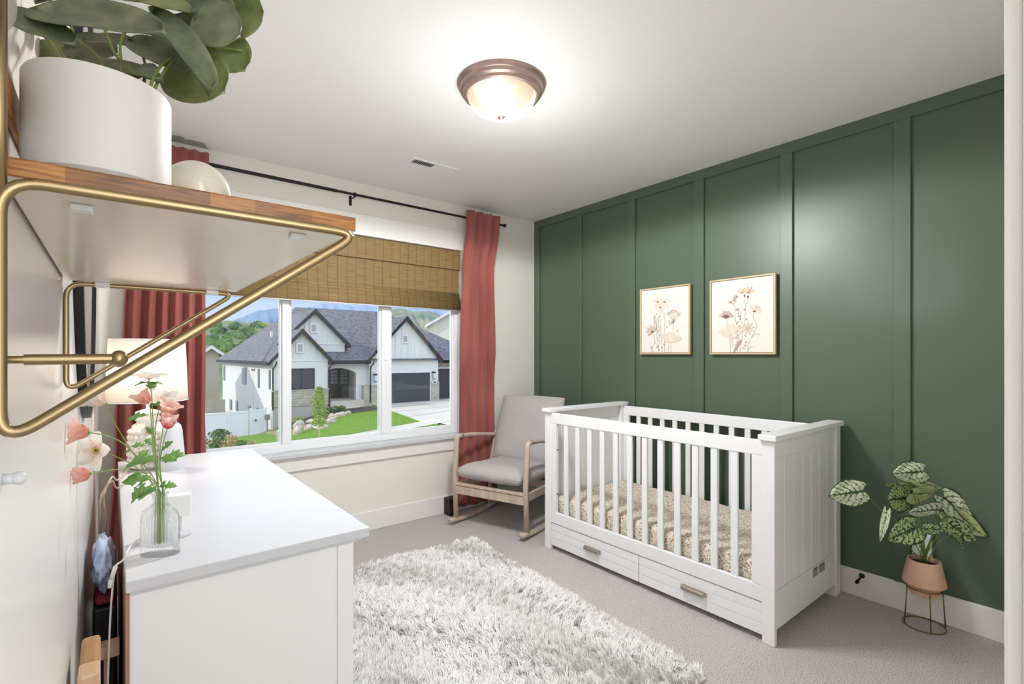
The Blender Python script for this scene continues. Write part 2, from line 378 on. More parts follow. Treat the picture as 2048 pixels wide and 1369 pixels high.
# ------------------------------------------------------------------ woven roman shade
M_bamboo = mat('woven_bamboo', srgb(172, 134, 82), 0.7); N_, L_, P_ = nodes(M_bamboo)
tc = N_.new('ShaderNodeTexCoord')
def bw_noise(scale, vec):
    mp = N_.new('ShaderNodeMapping'); mp.inputs['Scale'].default_value = vec; L_.new(tc.outputs['Object'], mp.inputs[0])
    n = N_.new('ShaderNodeTexNoise'); n.inputs['Scale'].default_value = scale; n.inputs['Detail'].default_value = 2; L_.new(mp.outputs[0], n.inputs[0]); return n
n1 = bw_noise(9, (1, 0, 55)); r1 = N_.new('ShaderNodeValToRGB'); r1.color_ramp.elements[0].position = .3; r1.color_ramp.elements[1].position = .7
r1.color_ramp.elements[0].color = (*srgb(106, 84, 46), 1); r1.color_ramp.elements[1].color = (*srgb(158, 130, 84), 1); L_.new(n1.outputs['Fac'], r1.inputs[0])
sx = N_.new('ShaderNodeSeparateXYZ'); L_.new(tc.outputs['Object'], sx.inputs[0])
def mth(op, a, bb=None, **k):
    n = N_.new('ShaderNodeMath'); n.operation = op
    for i, q in enumerate((a, bb)):
        if q is None: continue
        if isinstance(q, (int, float)): n.inputs[i].default_value = q
        else: L_.new(q, n.inputs[i])
    return n.outputs[0]
fr = mth('FRACT', mth('MULTIPLY', mth('ADD', sx.outputs[0], 10.0), 1 / .0655)); ln = mth('LESS_THAN', fr, .045)
mx = N_.new('ShaderNodeMixRGB'); L_.new(ln, mx.inputs[0]); L_.new(r1.outputs[0], mx.inputs[1]); mx.inputs[2].default_value = (*srgb(92, 72, 48), 1)
L_.new(mx.outputs[0], P_.inputs['Base Color'])
t = thing('roman_shade', 'woven bamboo roman shade pulled up over the window', 'window shade', (1.25, LY, WZ1))
sx0, sx1 = WX0 + .01, WX1 - .015
zv = onY(687, 512, LY + .01).z
b = B(); box(b, sx0, sx1, LY + .000, LY + .016, zv, WZ1 - .006, .002); mk('valance', b, M_bamboo, t)
b = B(); box(b, sx0, sx1, LY + .014, LY + .055, WZ1 - .045, WZ1 - .004); box(b, 1.29, 1.315, LY - .002, LY + .016, WZ1 - .012, WZ1 - .003); mk('headrail', b, M_vinyl, t)
zb = 1.60
b = B(); box(b, sx0 + .003, sx1 - .003, LY + .020, LY + .024, 1.665, WZ1 - .03); mk('shade_panel', b, M_bamboo, t)
for i, (za, zc, yo) in enumerate(((1.668, 1.735, .006), (1.645, 1.712, .000), (1.625, 1.690, -.006), (1.592, 1.664, -.013))):
    P = []
    for j in range(13):
        a = PI * (j / 12.0); zz = zc - (zc - za) * (j / 12.0 if j < 9 else (8 + (j - 8) * .9) / 12.0)
        yy = LY + .014 + yo - .006 * math.sin(a) + (.004 if j == 12 else 0)
        P.append([(sx0 + .001, yy, zz), (sx1 - .001, yy, zz)])
    o = mk('fold', sheet(P), M_bamboo, t, True); solid(o, .003)
b = B(); rod(b, (sx0, LY + .006, zb - .004), (sx1, LY + .006, zb - .004), .006); mk('bottom_bar', b, M_vinyl, t, True)

# ------------------------------------------------------------------ crib
CX0, CX1, CY0, CY1 = 2.182, 2.945, .942, 2.372
crib = thing('crib', 'white wooden baby crib with slatted sides and two drawers beneath', 'crib', ((CX0 + CX1) / 2, (CY0 + CY1) / 2, 0))
for side, (ya, yb, s) in enumerate(((CY0, CY0 + .053, 1), (CY1 - .053, CY1, -1))):
    b = B(); box(b, CX0 - .016, CX1 + .012, ya - .012, yb + .012, .872, .897, .004); mk('cap_rail', b, M_white, crib)
    b = B(); box(b, CX0, CX0 + .024, ya, yb, 0, .872, .003); mk('leg', b, M_white, crib)
    b = B(); box(b, CX1 - .06, CX1, ya, yb, 0, .872, .003); mk('leg', b, M_white, crib)
    yo, yi = (ya + .006, ya + .03) if s == 1 else (yb - .03, yb - .006)
    b = B(); box(b, CX0 + .024, CX1 - .06, yo, yi, .062, .225, .001); box(b, CX0 + .024, CX1 - .06, yo, yi, .795, .872, .001)
    ym = (yo + .004, yi - .004)
    n = 7; wpl = (CX1 - .06 - CX0 - .024) / n
    box(b, CX0 + .024, CX1 - .06, ym[0] + .003, ym[1] - .003, .22, .80)
    for i in range(n):
        x = CX0 + .024 + i * wpl; box(b, x + .0012, x + wpl - .0012, ym[0], ym[1], .2265, .7935, .0012, seg=1)
    mk('end_panel', b, M_white, crib)
b = B(); M_txt = mat('label_ink', srgb(70, 70, 72), .7); M_lab = mat('label_paper', srgb(205, 205, 205), .6)
def plate(x0, x1, z0, z1):
    box(b, x0, x1, CY0 + .0052, CY0 + .006, z0, z1, mi=0)
    box(b, x0 + .004, x1 - .01, CY0 + .0048, CY0 + .0052, z1 - .012, z1 - .005, mi=1)
    for i in range(5): box(b, x0 + .004, x1 - .004 - .01 * (i % 2), CY0 + .0048, CY0 + .0052, z1 - .018 - i * .006, z1 - .0155 - i * .006, mi=1)
plate(2.60, 2.665, .175, .222); plate(2.672, 2.75, .175, .222)
mk('warning_label', b, [M_lab, M_txt], crib, label='two small printed grey warning labels')
yA, yB = CY0 + .053, CY1 - .053
M_white_f = M_white
def rails(xa, xb, nsl, st, names):
    b = B(); box(b, xa, xb, yA, yB, .803, .870, .004); mk(names, b, M_white, crib)
    b = B(); box(b, xa, xb, yA, yB, .172, .242, .003); mk('bottom_rail', b, M_white, crib)
    for y0, y1 in ((yA, yA + st), (yB - st, yB)):
        b = B(); box(b, xa, xb, y0, y1, .242, .803, .002); mk('stile', b, M_white, crib)
    gap = (yB - yA - 2 * st - nsl * .034) / (nsl + 1)
    for i in range(nsl):
        y = yA + st + gap + i * (.034 + gap)
        b = B(); box(b, xa + .004, xb - .004, y, y + .034, .24, .805, .003); mk('slat', b, M_white, crib)
rails(CX0 + .004, CX0 + .026, 12, .047, 'front_rail')
rails(CX1 - .034, CX1 - .012, 12, .047, 'back_rail')
M_bolt = mat('bolt_steel', srgb(90, 90, 92), .4, .8)
for z in (.36, .64):
    b = B(); yy = yB - .05; rod(b, (CX0 + .014, yy, z), (CX0 + .014, yy + .002, z), .005); mk('bolt', b, M_bolt, crib)
for z in (.45, .53, .61, .69):
    b = B(); rod(b, (CX1 - .09, yB + .025, z), (CX1 - .09, yB + .0215, z), .0035); mk('bolt', b, M_bolt, crib)
ymid = onX(1275.4, 1150, CX0).y
for y0, y1, hy in ((yA, ymid, 1), (ymid, yB, 2)):
    b = B(); box(b, CX0 + .008, CX0 + .024, y0 + .0015, y1 - .0015, .028, .074, .001, seg=1); box(b, CX0 + .008, CX0 + .024, y0 + .0015, y1 - .0015, .0755, .121, .001, seg=1)
    box(b, CX0 + .008, CX0 + .024, y0 + .0015, y1 - .0015, .1225, .168, .001, seg=1); box(b, CX0 + .012, CX0 + .30, y0 + .003, y1 - .003, .03, .16)
    d = mk('drawer', b, M_white, crib)
    pa, pb = ((1360, 1412) if hy == 1 else (1167, 1200))
    ya, yb = onX(pb, 1100, CX0).y, onX(pa, 1100, CX0).y; zc = .098
    b = B(); box(b, CX0 + .005, CX0 + .008, ya, yb, zc - .008, zc + .014, .001)
    P = []
    for j in range(9):
        a = PI * .95 * j / 8; P.append([(CX0 + .006 - .020 * math.sin(a), y, zc + .006 + .014 * math.cos(a) - .004) for y in (ya + .010, yb - .010)])
    v, f = sheet(P); t2 = bmesh.new(); vv = [t2.verts.new(p) for p in v]; [t2.faces.new([vv[i] for i in q]) for q in f]
    bmesh.ops.solidify(t2, geom=t2.faces[:], thickness=.0015); merge(b, t2)
    box(b, CX0 - .012, CX0 + .006, ya + .010, ya + .0115, zc - .006, zc + .012); box(b, CX0 - .012, CX0 + .006, yb - .0115, yb - .010, zc - .006, zc + .012)
    mk('handle', b, mat('brushed_nickel', srgb(206, 194, 178), .32, .55), d, label='brushed metal cup handle')
b = B(); box(b, CX0 + .03, CX1 - .04, yA + .002, yB - .002, .185, .20); mk('mattress_base', b, M_white, crib)
# mattress with floral sheet
M_floral = mat('floral_sheet', srgb(226, 212, 192), .85); N_, L_, P_ = nodes(M_floral)
tc = N_.new('ShaderNodeTexCoord'); prev = None
for i, (sc, col, th, st) in enumerate(((62, (200, 186, 172), .32, (1, 1.9, 1)), (48, (176, 128, 104), .27, (1, 1, 1)), (58, (208, 166, 146), .27, (1, 1.3, 1)), (80, (138, 150, 150), .26, (1.9, 1, 1)), (90, (126, 106, 90), .24, (1, 2.2, 1.4)), (70, (150, 140, 96), .2, (2.4, 1, 1)))):
    mp = N_.new('ShaderNodeMapping'); mp.inputs['Location'].default_value = (i * 3.3, i * 1.7, i); mp.inputs['Scale'].default_value = st; mp.inputs['Rotation'].default_value = (0, 0, i * .8); L_.new(tc.outputs['Object'], mp.inputs[0])
    v = N_.new('ShaderNodeTexVoronoi'); v.inputs['Scale'].default_value = sc; L_.new(mp.outputs[0], v.inputs[0])
    lt = N_.new('ShaderNodeMath'); lt.operation = 'LESS_THAN'; L_.new(v.outputs['Distance'], lt.inputs[0]); lt.inputs[1].default_value = th
    mx = N_.new('ShaderNodeMixRGB'); L_.new(lt.outputs[0], mx.inputs[0]); mx.inputs[2].default_value = (*srgb(*col), 1)
    if prev: L_.new(prev.outputs[0], mx.inputs[1])
    else: mx.inputs[1].default_value = (*srgb(234, 223, 206), 1)
    prev = mx
L_.new(prev.outputs[0], P_.inputs['Base Color'])
b = B(); box(b, CX0 + .036, CX1 - .046, yA + .006, yB - .006, .205, .335, .03, seg=4)
bmesh.ops.subdivide_edges(b, edges=[e for e in b.edges if e.calc_length() > .2], cuts=24, use_grid_fill=True)
for v in b.verts:
    if v.co.z > .3: v.co.z += .006 * noise.noise(v.co * 7) + .004 * noise.noise(v.co * 18)
tag(mk('crib_mattress', b, M_floral, smooth=True), 'crib mattress in a cream fitted sheet with small rust flowers', 'mattress')

# ------------------------------------------------------------------ rocking chair (local: -x is the front, y lateral)
CA = math.radians(19.5)
chair = thing('rocking_chair', 'pale wood rocking chair with grey cushions in the corner', 'rocking chair', (2.335, 2.922, 0), CA)
Wc = .30
def lk(name, b, m, par=chair, **k): return mk(name, b, m, par, local=True, **k)
b = B()
for s in (-1, 1):
    y = s * Wc
    b = B(); P = []
    for i in range(25):
        x = -.30 + .72 * i / 24; P.append((x - .04, y, .012 + .33 * (x - .0) ** 2))
    tube(b, P, .026, 12, flat=.62); lk('rocker', b, M_oakpale, smooth=True)
    b = B(); tube(b, round_path([(-.27, y, .042), (-.285, y, .35), (-.262, y, .635), (-.20, y, .642)], .02), .0195, 12, flat=.85); lk('front_leg', b, M_oakpale, smooth=True)
    b = B(); tube(b, [(.17, y, .03), (.18, y, .33), (.27, y, .62)], .0185, 12, flat=.85); lk('back_leg', b, M_oakpale, smooth=True)
    b = B(); tube(b, spline([(-.262, y, .640), (-.1, y, .632), (.08, y, .61), (.26, y, .585)], 6), .018, 12, flat=.8); lk('armrest', b, M_oakpale, smooth=True)
    b = B(); box(b, -.27, .18, y - .012 - s * .006, y + .012 - s * .006, .245, .30, .004); lk('side_rail', b, M_oakpale)
b = B(); box(b, -.292, -.265, -Wc, Wc, .225, .285, .004); box(b, -.297, -.262, -Wc + .01, Wc - .01, .288, .306, .004); lk('front_rail', b, M_oakpale)
b = B(); box(b, .17, .195, -Wc, Wc, .225, .285, .004); lk('rear_rail', b, M_oakpale)
b = B(); box(b, .345, .375, -Wc + .055, Wc - .045, .80, .835, .004); lk('top_rail', b, M_oakpale)
for s in (-1, 1):
    b = B(); tube(b, [(.19, s * (Wc - .03), .27), (.36, s * (Wc - .04), .84)], .014, 10); lk('back_post', b, M_oakpale, smooth=True)
def cushion(name, sx_, sy_, sz_, M, seed, rnd=2.6):
    t2 = bmesh.new(); bmesh.ops.create_cube(t2, size=2); bmesh.ops.subdivide_edges(t2, edges=t2.edges[:], cuts=22, use_grid_fill=True)
    for v in t2.verts:
        x, y, z = v.co; m = max(abs(x), abs(y)); 
        pz = 1 - .55 * (m ** 5); edge = 1 - .045 * (abs(z) ** 2)
        cr = .035 * (x * x) * (y * y)
        v.co = Vector((x * (edge - cr) * sx_, y * (edge - cr) * sy_, z * pz * sz_))
        v.co.z += .007 * noise.noise(Vector((x * 2, y * 2, seed))) + .004 * noise.noise(Vector((x * 6, y * 5, seed)))
    b = B(); merge(b, t2, M); o = lk(name, b, M_linen, smooth=True); return o
c1 = cushion('seat_cushion', .285, .275, .068, Matrix.Translation((-.03, 0, .378)) @ Matrix.Rotation(math.radians(3), 4, 'Y'), 1)
c2 = cushion('back_cushion', .275, .29, .066, Matrix.Translation((.272, 0, .65)) @ Matrix.Rotation(math.radians(-70), 4, 'Y'), 5)
b = B()
for zz in (-.0, ): tube(b, [( -.03 + .278 * math.cos(a) * (1 if abs(math.cos(a)) < .99 else 1), 0 + .268 * math.sin(a), .378) for a in ()] or [(-.305, -.25, .375), (-.308, 0, .3755), (-.305, .25, .375)], .003, 6)
mk('piping', b, M_linen, c1, True, local=True)

# dark speaker-like box behind the rocker foot, against the wall
b = B(); box(b, 2.02, 2.10, 3.27, 3.355, 0, .13, .004)
tag(mk('storage_box', b, mat('dark_brown', srgb(52, 34, 32), .6)), 'small dark brown box on the carpet behind the rocker', 'box')

# ------------------------------------------------------------------ dresser
DXa, DXb, DYa, DYb, DZ = .022, .512, 1.213, 2.605, .80
dr = thing('dresser', 'long white dresser under the wall shelf', 'dresser', ((DXa + DXb) / 2, (DYa + DYb) / 2, 0), 0)
b = B(); box(b, DXa, DXb, DYa, DYb, DZ - .024, DZ, .0025); mk('top', b, M_white2, dr)
b = B(); box(b, DXa + .006, DXb - .028, DYa + .012, DYb - .012, DZ - .034, DZ - .024, .001); box(b, DXa + .006, DXb - .016, DYa + .008, DYb - .008, DZ - .030, DZ - .024, .001); mk('moulding', b, M_white2, dr)
fx = DXb - .036
for y0, y1 in ((DYa + .014, DYa + .032), (DYb - .032, DYb - .014)):
    b = B(); box(b, DXa + .01, fx - .03, y0 + .006, y1 - .002, .06, DZ - .034); mk('side_panel', b, M_white, dr)
    b = B(); box(b, fx - .04, fx, y0, y1 + .012, 0, DZ - .034, .002); mk('leg', b, M_white, dr)
    b = B(); box(b, DXa + .006, DXa + .01, y0 + .002, y1, 0, DZ - .034, .001); mk('leg', b, M_white, dr)
b = B(); box(b, DXa, DXa + .006, DYa + .012, DYb - .012, .05, DZ - .03); mk('back_panel', b, mat('hardboard_back', srgb(170, 130, 104), .7), dr, label='raw brown hardboard back panel')
b = B(); box(b, fx - .03, fx - .012, DYa + .04, DYb - .04, .06, DZ - .036); mk('front_frame', b, M_white, dr)
nc = 3
for r, (z0, z1) in enumerate(((.09, .30), (.31, .52), (.53, .755))):
    for c in range(nc):
        wy = (DYb - DYa - .09) / nc; y0 = DYa + .045 + c * wy
        b = B(); box(b, fx - .014, fx + .002, y0 + .004, y0 + wy - .004, z0, z1, .003); d = mk('drawer', b, M_white, dr)
        b = B(); lathe(b, [(0, 0), (.006, 0), (.006, .012), (.014, .018), (.013, .024), (0, .026)], 0, 0, 16, Matrix.Translation((fx + .002, y0 + wy / 2, (z0 + z1) / 2)) @ Matrix.Rotation(PI / 2, 4, 'Y')); mk('knob', b, M_brass, d, True)

# ------------------------------------------------------------------ wall shelf (first the board, then wire brackets)
SY0, SY1, SXR, SZ = .393, .887, .1545, 1.337   # underside height
BT = .0115
M_under = mat('shelf_underside', srgb(226, 214, 200), 0.28, var=(14, srgb(212, 194, 176), .35, .7, (1, .3, 1)), coat=.3)
M_wood = mat('acacia_wood', srgb(172, 120, 66), 0.4, coat=.15); N_, L_, P_ = nodes(M_wood)
tc = N_.new('ShaderNodeTexCoord'); mp = N_.new('ShaderNodeMapping'); mp.inputs['Scale'].default_value = (1.2, 1, 14); mp.inputs['Rotation'].default_value = (0, .1, 0); L_.new(tc.outputs['Object'], mp.inputs[0])
nz = N_.new('ShaderNodeTexNoise'); nz.inputs['Scale'].default_value = 26; nz.inputs['Detail'].default_value = 6; nz.inputs['Distortion'].default_value = 1.2; L_.new(mp.outputs[0], nz.inputs[0])
rr = N_.new('ShaderNodeValToRGB'); rr.color_ramp.elements[0].position = .3; rr.color_ramp.elements[1].position = .72
rr.color_ramp.elements[0].color = (*srgb(122, 70, 22), 1); rr.color_ramp.elements[1].color = (*srgb(200, 136, 60), 1); L_.new(nz.outputs['Fac'], rr.inputs[0])
oi = N_.new('ShaderNodeTexVoronoi'); oi.inputs['Scale'].default_value = 16; mp2 = N_.new('ShaderNodeMapping'); mp2.inputs['Scale'].default_value = (1, .2, .01); mp2.inputs['Location'].default_value = (.55, .1, 0); L_.new(tc.outputs['Object'], mp2.inputs[0]); L_.new(mp2.outputs[0], oi.inputs[0])
hs = N_.new('ShaderNodeMixRGB'); hs.blend_type = 'MULTIPLY'; hs.inputs[0].default_value = .75; L_.new(rr.outputs[0], hs.inputs[1])
sp = N_.new('ShaderNodeSeparateColor'); L_.new(oi.outputs['Color'], sp.inputs[0]); cr = N_.new('ShaderNodeValToRGB'); cr.color_ramp.elements[0].color = (.35, .3, .25, 1); L_.new(sp.outputs[0], cr.inputs[0]); L_.new(cr.outputs[0], hs.inputs[2])
L_.new(hs.outputs[0], P_.inputs['Base Color'])
sh = thing('wall_shelf', 'acacia board shelf on brass wire brackets above the dresser', 'shelf', (.05, (SY0 + SY1) / 2, SZ))
b = B(); box(b, WX + .002, SXR, SY0, SY1, SZ, SZ + BT, .0012)
for f in b.faces:
    if f.normal.z < -.9: f.material_index = 1
mk('board', b, [M_wood, M_under], sh)
def bracket(y, zt, drop, xr_, lift):
    b = B(); r = .0033; x0 = WX + .0035; xr2 = xr_
    pts = [(x0, y, zt), (xr2, y, zt), (x0, y, zt - drop)]
    # closed loop: top bar, rounded nose, diagonal, rounded heel, upright
    mid = Vector((x0, y, zt - drop * .5)); path = round_path([mid, (x0, y, zt - drop), (xr2, y, zt), (x0 + .0, y, zt), mid], .019, 8)
    tube(b, path, r, 12, cap=False)
    if lift: tube(b, [(x0, y, zt - .01), (x0, y, zt + lift)], r, 12)
    return mk('bracket', b, M_brass, sh, True)
bracket(SY0 - .015, SZ - .0055, .143, .151, .10)
bracket(SY1 + .002, SZ - .0034, .146, .152, 0)
for (px, py) in ((163, 408), (598, 467)):
    p = onZ(px, py, SZ); b = B(); box(b, p.x - .006, p.x + .006, p.y - .0, p.y + .010, SZ - .004, SZ, .001); mk('clip', b, mat('clear_plastic', srgb(225, 225, 222), .15), sh)
for (px, py) in ((205, 569), (426, 580)):
    p = onZ(px, py, SZ); b = B(); box(b, p.x - .008, p.x + .008, SY1 - .004, SY1 + .006, SZ - .007, SZ, .001); mk('clip', b, mat('clear_plastic', srgb(225, 225, 222), .15), sh)
# brass peg under the shelf
yp = SY0 + .0
pa, pb = onY(48, 720, yp), onY(238, 718, yp)
pg = thing('wall_peg', 'short horizontal brass peg with a ball tip below the shelf', 'peg', (pa.x, yp, pa.z))
b = B(); rod(b, (WX, yp, pa.z), (pa.x, yp, pa.z), .0022, 12); rod(b, pa, pb, .0031, 16); mk('pin', b, M_brass, pg, True, auto=40)
b = B(); ball(b, pb, .0046, 3, sc=(1.0, 1, 1.15)); mk('ball_tip', b, M_brass, pg, True)
# white nub on the wall, left edge
p = onX(4, 960, WX); b = B(); rod(b, p, p + Vector((.006, 0, 0)), .0032, 16); ball(b, p + Vector((.007, 0, 0)), .0042, 2)
tag(mk('wall_hook', b, M_white2, smooth=True), 'tiny white hook on the left wall below the shelf', 'hook')

# wooden picture frame hung on the wall above the shelf
z0 = SZ + BT
t = thing('picture_frame', 'small wooden picture frame hung on the wall behind the shelf plant', 'picture frame', (WX, .45, 1.378))
fa, fb, fz0, fz1 = .20, .70, 1.378, 1.72
b = B()
for q in ((fa, fb, fz0, fz0 + .024), (fa, fb, fz1 - .024, fz1), (fa, fa + .024, fz0 + .024, fz1 - .024), (fb - .024, fb, fz0 + .024, fz1 - .024)):
    box(b, WX, WX + .004, q[0], q[1], q[2], q[3], .001)
mk('frame', b, M_wood, t)
b = B(); box(b, WX + .0005, WX + .002, fa + .024, fb - .024, fz0 + .024, fz1 - .024); mk('print', b, mat('pale_print', srgb(226, 212, 202), .6), t)

# white planter with eucalyptus
PC = Vector((-.0052, .433, z0)); PR = .0390; PH = .066
pot = thing('planter', 'white matte cylinder planter on the wall shelf', 'planter', PC)
b = B(); lathe(b, [(0, z0), (PR - .003, z0), (PR, z0 + .003), (PR, z0 + PH - .002), (PR - .001, z0 + PH), (PR - .004, z0 + PH), (PR - .004, z0 + .045), (0, z0 + .045)], PC.x, PC.y, 72)
mk('pot', b, mat('matte_white_ceramic', srgb(208, 204, 198), .55, bump=(300, .1, .0004)), pot, True, auto=40)
b = B(); lathe(b, [(0, z0 + .056), (PR - .0045, z0 + .054)], PC.x, PC.y, 40); mk('soil', b, mat('moss', srgb(60, 50, 36), 1), pot)
M_euc = mat('eucalyptus_leaf', srgb(84, 94, 68), .55, var=(60, srgb(120, 126, 96), .35, .7), bump=(260, .2, .0005), sss=.0, coord='Object')
M_euc2 = mat('eucalyptus_leaf_bright', srgb(98, 110, 60), .5, var=(70, srgb(128, 136, 86), .35, .7), bump=(260, .2, .0005))
M_stem = mat('green_stem', srgb(112, 132, 60), .5)
def to_s(x, y): return x / 2.844, y / 2.844
def leaf_px(cx, cy, L, Wd, ang, d, tilt, curl, name, m, par, edge=.12, seed=0, sc=2.844, off=(0, 0), dd=0.0):
    """leaf whose plane is spanned by two directions placed around the point seen at (cx, cy) and distance d"""
    px, py = cx / sc + off[0], cy / sc + off[1]; d = d * (.9 if sc == 2.844 else 1); C0 = deep(px, py, d); k = d / F / sc
    R = Vector((CS, -SN, 0)); U = Vector((0, 0, 1)); Fw = Vector((SN, CS, 0)); a = math.radians(-ang)
    ax = (R * math.cos(a) + U * math.sin(a)); ay = (-R * math.sin(a) + U * math.cos(a)); tl = math.radians(tilt)
    ay2 = ay * math.cos(tl) + Fw * math.sin(tl); n = ax.cross(ay2)
    ax2 = (ax + Fw * dd).normalized() if dd else ax
    half = 1.05 * L * k / 2; hw = 1.25 * Wd * k / 2 / max(.3, math.cos(tl)); P = []
    NU, NV = 18, 10
    for i in range(NU + 1):
        s = i / NU; x = (s * 2 - 1); wd = (max(0, 1 - abs(x) ** 2.2)) ** .5 * (1 - .12 * x)
        row = []
        for j in range(NV + 1):
            v = j / NV * 2 - 1
            zz = curl * half * (.35 * v * v - .25 * x * x) + .04 * half * noise.noise(Vector((x * 2 + seed, v * 2, seed))) - .03 * half * math.exp(-(v * 9) ** 2)
            row.append(C0 + ax2 * (x * half) + ay2 * (v * wd * hw) + n * zz)
        P.append(row)
    o = mk(name, sheet(P), m, par, True); solid(o, .0006); return o
euc = thing('eucalyptus', 'faux silver dollar eucalyptus stems in the white shelf planter', 'plant', (PC.x, PC.y, z0 + .05))
LE = [(200, 150, 470, 130, 24, .36, 40, .3, 0), (555, 120, 740, 225, 9, .37, 35, .3, 0), (1230, 150, 270, 240, 20, .45, 10, .3, 0), (1375, 85, 240, 260, -10, .50, 10, .2, 1),
      (1285, 310, 260, 220, 40, .50, 20, .3, 1), (1120, 430, 340, 300, 30, .46, 10, .25, 1), (1040, 280, 540, 95, 55, .42, 55, .6, 0), (900, 310, 370, 120, 28, .44, 30, .3, 0),
      (625, 235, 300, 90, 5, .45, 40, .3, 0), (655, 395, 520, 100, 11, .41, 50, .3, 0), (805, 420, 180, 95, -28, .42, 30, .4, 0), (1060, 200, 260, 270, 60, .48, 10, .2, 0),
      (520, 275, 290, 150, 10, .47, 20, .3, 0), (270, 300, 280, 120, 5, .48, 20, .3, 1), (760, -25, 520, 150, 6, .46, 30, .3, 0), (945, 25, 270, 110, 15, .42, 40, .3, 1),
      (330, -30, 420, 170, -10, .46, 30, .3, 0), (1180, 20, 300, 170, 20, .47, 20, .3, 0), (90, 60, 260, 110, 50, .5, 20, .2, 1), (560, -120, 400, 200, 12, .42, 20, .3, 0),
      (960, -160, 420, 230, -10, .45, 20, .3, 0), (1300, -140, 300, 260, 30, .48, 20, .3, 1), (160, -120, 300, 200, 20, .45, 20, .3, 0)]
for i, (cx, cy, L, Wd, a, d, ti, cu, br) in enumerate(LE):
    leaf_px(cx, cy, L, Wd, a, d, ti, cu, 'leaf', M_euc2 if br else M_euc, euc, seed=i)
def stempx(pts, r, par, name='stem', m=M_stem, sc=2.844, off=(0, 0)):
    b = B(); P = [deep(x / sc + off[0], y / sc + off[1], d * (.9 if sc == 2.844 else 1)) if not isinstance(x, Vector) else x for x, y, d in pts]
    tube(b, spline(P, 5), r, 7); return mk(name, b, m, par, True)
for pts in ([(840, 560, .395), (880, 430, .41), (960, 340, .44), (1200, 230, .47), (1330, 60, .48)], [(860, 540, .40), (940, 400, .43), (1010, 330, .45), (1180, 270, .49), (1380, 290, .5)],
            [(700, 560, .38), (690, 350, .42), (690, 230, .43), (760, 90, .44)], [(640, 560, .37), (560, 330, .40), (420, 200, .41), (400, 0, .42)], [(600, 560, .38), (370, 330, .42), (230, 150, .44), (130, 0, .46)],
            [(800, 560, .40), (830, 400, .43), (820, 300, .44), (900, 160, .45)], [(420, 480, .38), (300, 260, .42), (160, 120, .45), (60, -40, .46)], [(780, 560, .39), (760, 420, .41), (650, 300, .43), (560, 60, .42)]):
    stempx(pts, .0011, euc)
# white glass ball
sp_ = thing('glass_globe', 'small glossy cream glass globe beside the planter on the shelf', 'ornament', (.0577, .504, z0))
b = B(); lathe(b, [(0, z0 + .001), (.012, z0), (.0135, z0 + .002)] + [(.0262 * math.sin(a), z0 + .0275 - .0272 * math.cos(a)) for a in [.55 + i * (PI - .55) / 22 for i in range(22)]] + [(0, z0 + .0547)], .0577, .504, 48)
mk('globe', b, mat('milk_glass', srgb(216, 209, 190), .12, coat=.4), sp_, True)

# ------------------------------------------------------------------ round wall mirror
mr = thing('wall_mirror', 'large round mirror with a thin black frame above the dresser', 'mirror', (WX, 1.556, 1.59))
MR = Matrix.Translation((WX, 1.556, 1.59)) @ Matrix.Rotation(PI / 2, 4, 'Y')
b = B(); lathe(b, [(.492, 0), (.5, 0), (.5, .0135), (.496, .0145), (.492, .0135), (.492, 0)], 0, 0, 128, MR); mk('frame', b, M_black, mr, True, auto=40)
b = B(); lathe(b, [(0, .002), (.492, .002), (.492, .009), (0, .009)], 0, 0, 128, MR); mk('mirror_glass', b, mat('silvered_glass', (.9, .9, .9), .01, 1.0), mr)

# ------------------------------------------------------------------ table lamp
lx, ly = .112, 2.39
lamp = thing('table_lamp', 'table lamp with white drum shade and bubble textured base on the dresser', 'lamp', (lx, ly, DZ))
M_cer = mat('ceramic_white', srgb(232, 226, 218), .4)
b = B(); lathe(b, [(0, DZ), (.045, DZ), (.05, DZ + .004), (.056, DZ + .03), (.058, DZ + .09), (.056, DZ + .14), (.050, DZ + .168), (.036, DZ + .178), (.036, DZ + .183), (.041, DZ + .187), (.041, DZ + .197), (.036, DZ + .202), (.036, DZ + .207), (.040, DZ + .211), (.040, DZ + .219), (.02, DZ + .226), (.006, DZ + .23), (.006, DZ + .30), (0, DZ + .30)], lx, ly, 48)
k_ = 0
for r_ in range(7):
    z = DZ + .016 + r_ * .0215; rad = .052 + .006 * math.sin(PI * (r_ + .8) / 8)
    for a_ in range(18):
        a = 2 * PI * (a_ + .5 * (r_ % 2)) / 18
        ball(b, (lx + rad * math.cos(a), ly + rad * math.sin(a), z), .0108, 2)
mk('base', b, M_cer, lamp, True)
M_shade = mat('linen_shade', srgb(244, 236, 226), .9, bump=(500, .15, .0005)); N_, L_, P_ = nodes(M_shade)
tr = N_.new('ShaderNodeBsdfTranslucent'); tr.inputs[0].default_value = (.95, .9, .84, 1); ms = N_.new('ShaderNodeMixShader'); ms.inputs[0].default_value = .45
L_.new(P_.outputs[0], ms.inputs[1]); L_.new(tr.outputs[0], ms.inputs[2]); L_.new(ms.outputs[0], N_['Material Output'].inputs[0])
b = B(); lathe(b, [(.130, 1.060), (.121, 1.297)], lx, ly, 72); o = mk('lamp_shade', b, M_shade, lamp, True); solid(o, .0015)
b = B(); lathe(b, [(.1315, 1.060), (.1315, 1.063)], lx, ly, 72); lathe(b, [(.1225, 1.294), (.1225, 1.298)], lx, ly, 72); 
for a in (0, 2.09, 4.19): rod(b, (lx, ly, 1.25), (lx + .12 * math.cos(a), ly + .12 * math.sin(a), 1.292), .0015)
rod(b, (lx, ly, DZ + .29), (lx, ly, 1.25), .003); o = mk('shade_ring', b, M_white, lamp, True); solid(o, .0008)
